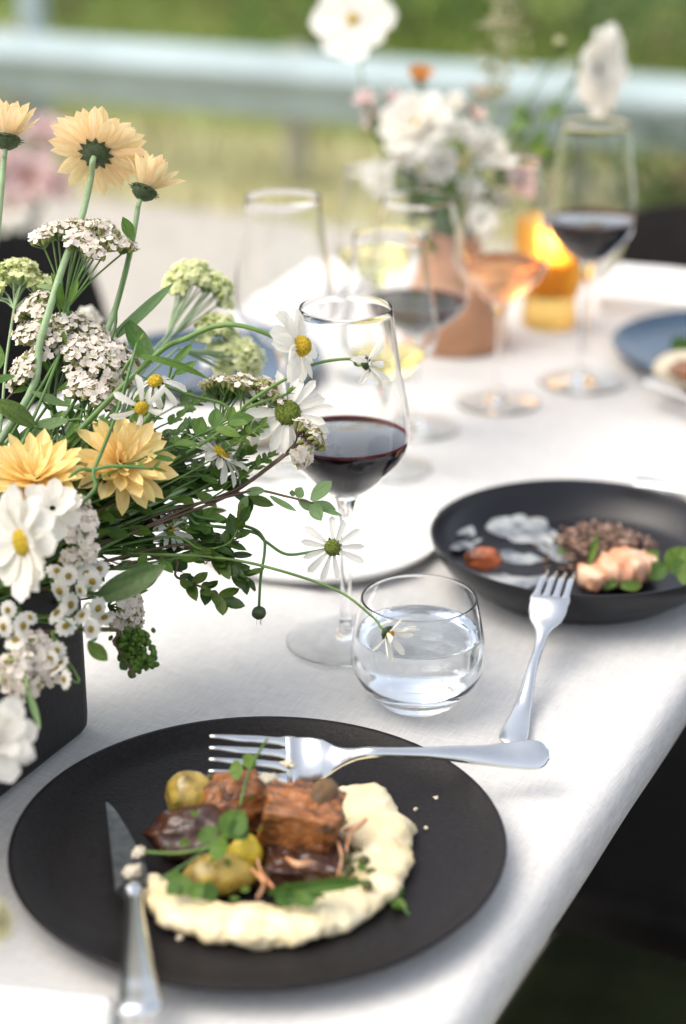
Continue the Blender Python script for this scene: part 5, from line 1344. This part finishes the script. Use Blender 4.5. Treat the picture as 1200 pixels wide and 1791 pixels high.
for i, (px, py, n, sz, m) in enumerate(((690, 270, 9, .03, M_leaf), (740, 330, 9, .035, M_leaf), (800, 320, 9, .035, M_leafmid), (670, 250, 8, .03, M_leaf), (870, 330, 9, .03, M_leaf), (1010, 130, 5, .025, M_leaf), (820, 240, 8, .03, M_leaf), (900, 210, 7, .025, M_leafmid), (930, 260, 7, .026, M_leafmid), (760, 360, 10, .032, M_leaf), (720, 320, 9, .032, M_leafmid), (965, 190, 6, .022, M_leafmid))):
    sprig('green leaf sprig among the flowers of the terracotta vase', A3((px, py, 1.79 + .01 * (i % 3)), ((px + 775) / 2, (py + 375) / 2 + 12, 1.79)), n, sz, m, LEAF_OV if i % 3 else LEAF_LA, M_stem, seed=300 + i, t1=.85, group='greenery in the terracotta vase', base=vb2())
# grass plume
gp = thing('grass_plume', vb2(), 'feathery grass plume rising above the far flowers', 'foliage', FAR)
stem(gp, A3((868, -20, 1.82), (880, 60, 1.82), (868, 160, 1.81), (830, 290, 1.79), vt) + [gp.location], .0009, .0012, M_stempale)
gm2 = MB(); rs = random.Random(4)
for k in range(170):
    t = rs.random()
    c = at(868 + 14 * math.sin(t * 4) + rs.gauss(0, 22 * (1 - abs(t - .5))), -20 + 190 * t, 1.82 + rs.gauss(0, .012))
    gm2.add(*blade(.012, .0042, leafprof(.8), nu=4, nv=3), M=frame(c, Vector((rs.gauss(0, 1), rs.gauss(0, 1), 1))))
part('plume', gm2.mesh('plume', thin('plume', (.42, .40, .24), .4, .6, vary=.3, nscale=60)), gp, kind='stuff')

# ------------------------------------------------------------------ pink flowers in a floor vase at the far left
FV = at(20, 380, 3.0); FV.z = 0.004
fv_ = thing('floor_vase', FV, 'tall dark floor vase behind the flowers at the far left', 'vase')
hv = at(20, 385, 3.0).z
part('body', MB().add(*lathe(smooth_prof([(0, 0), (.06, 0), (.085, .02), (.10, .15), (.085, hv * .7), (.045, hv * .92), (.040, hv), (.035, hv - .002), (.038, hv * .9), (0, hv * .8)], 4), 40)).mesh('body', M_chair), fv_, TM(FV))
random.seed(71)
for i, (px, py, r, fr, lb) in enumerate(((78, 235, .040, (.2, .5, .7), 'pale pink flower highest in the blurred bunch at the far left'), (50, 312, .058, (.1, .2, .95), 'pale pink flower with brown eye in the blurred bunch'), (18, 365, .045, (-.2, .2, .9), 'pale flower lowest in the blurred bunch at the far left'), (95, 325, .035, (.5, .2, .7), 'small pink flower right in the blurred bunch'), (-10, 290, .04, (-.3, .4, .7), 'pink flower of the blurred bunch cut by the left edge'))):
    flower('anemone', lb, 'flower', px, py, 2.95, face(*fr), r, [(7, 1.0, .2, .1), (6, .8, .5, .1)], PET_PINK if i != 2 else PET_BROAD, [(px * .5 + 10, py + 60, 2.98)], disc=(r * .24, r * .15, M_discbrown), calyx=(r * .2, r * .15), sr=.003, base=FV + ZV * (hv - .05), group='blurred pink flowers at the far left')
for i in range(6):
    sprig('green leaf sprig of the blurred bunch at the far left', A3((20 + 16 * (i - 2.5), 300 + 12 * (i % 3), 3.0), (20 + 6 * (i - 2.5), 350, 3.0)), 7, .05, M_leafmid, LEAF_LA, M_stem, seed=400 + i, t1=.8, group='greenery of the blurred bunch', base=FV + ZV * (hv - .05), sr=.002)
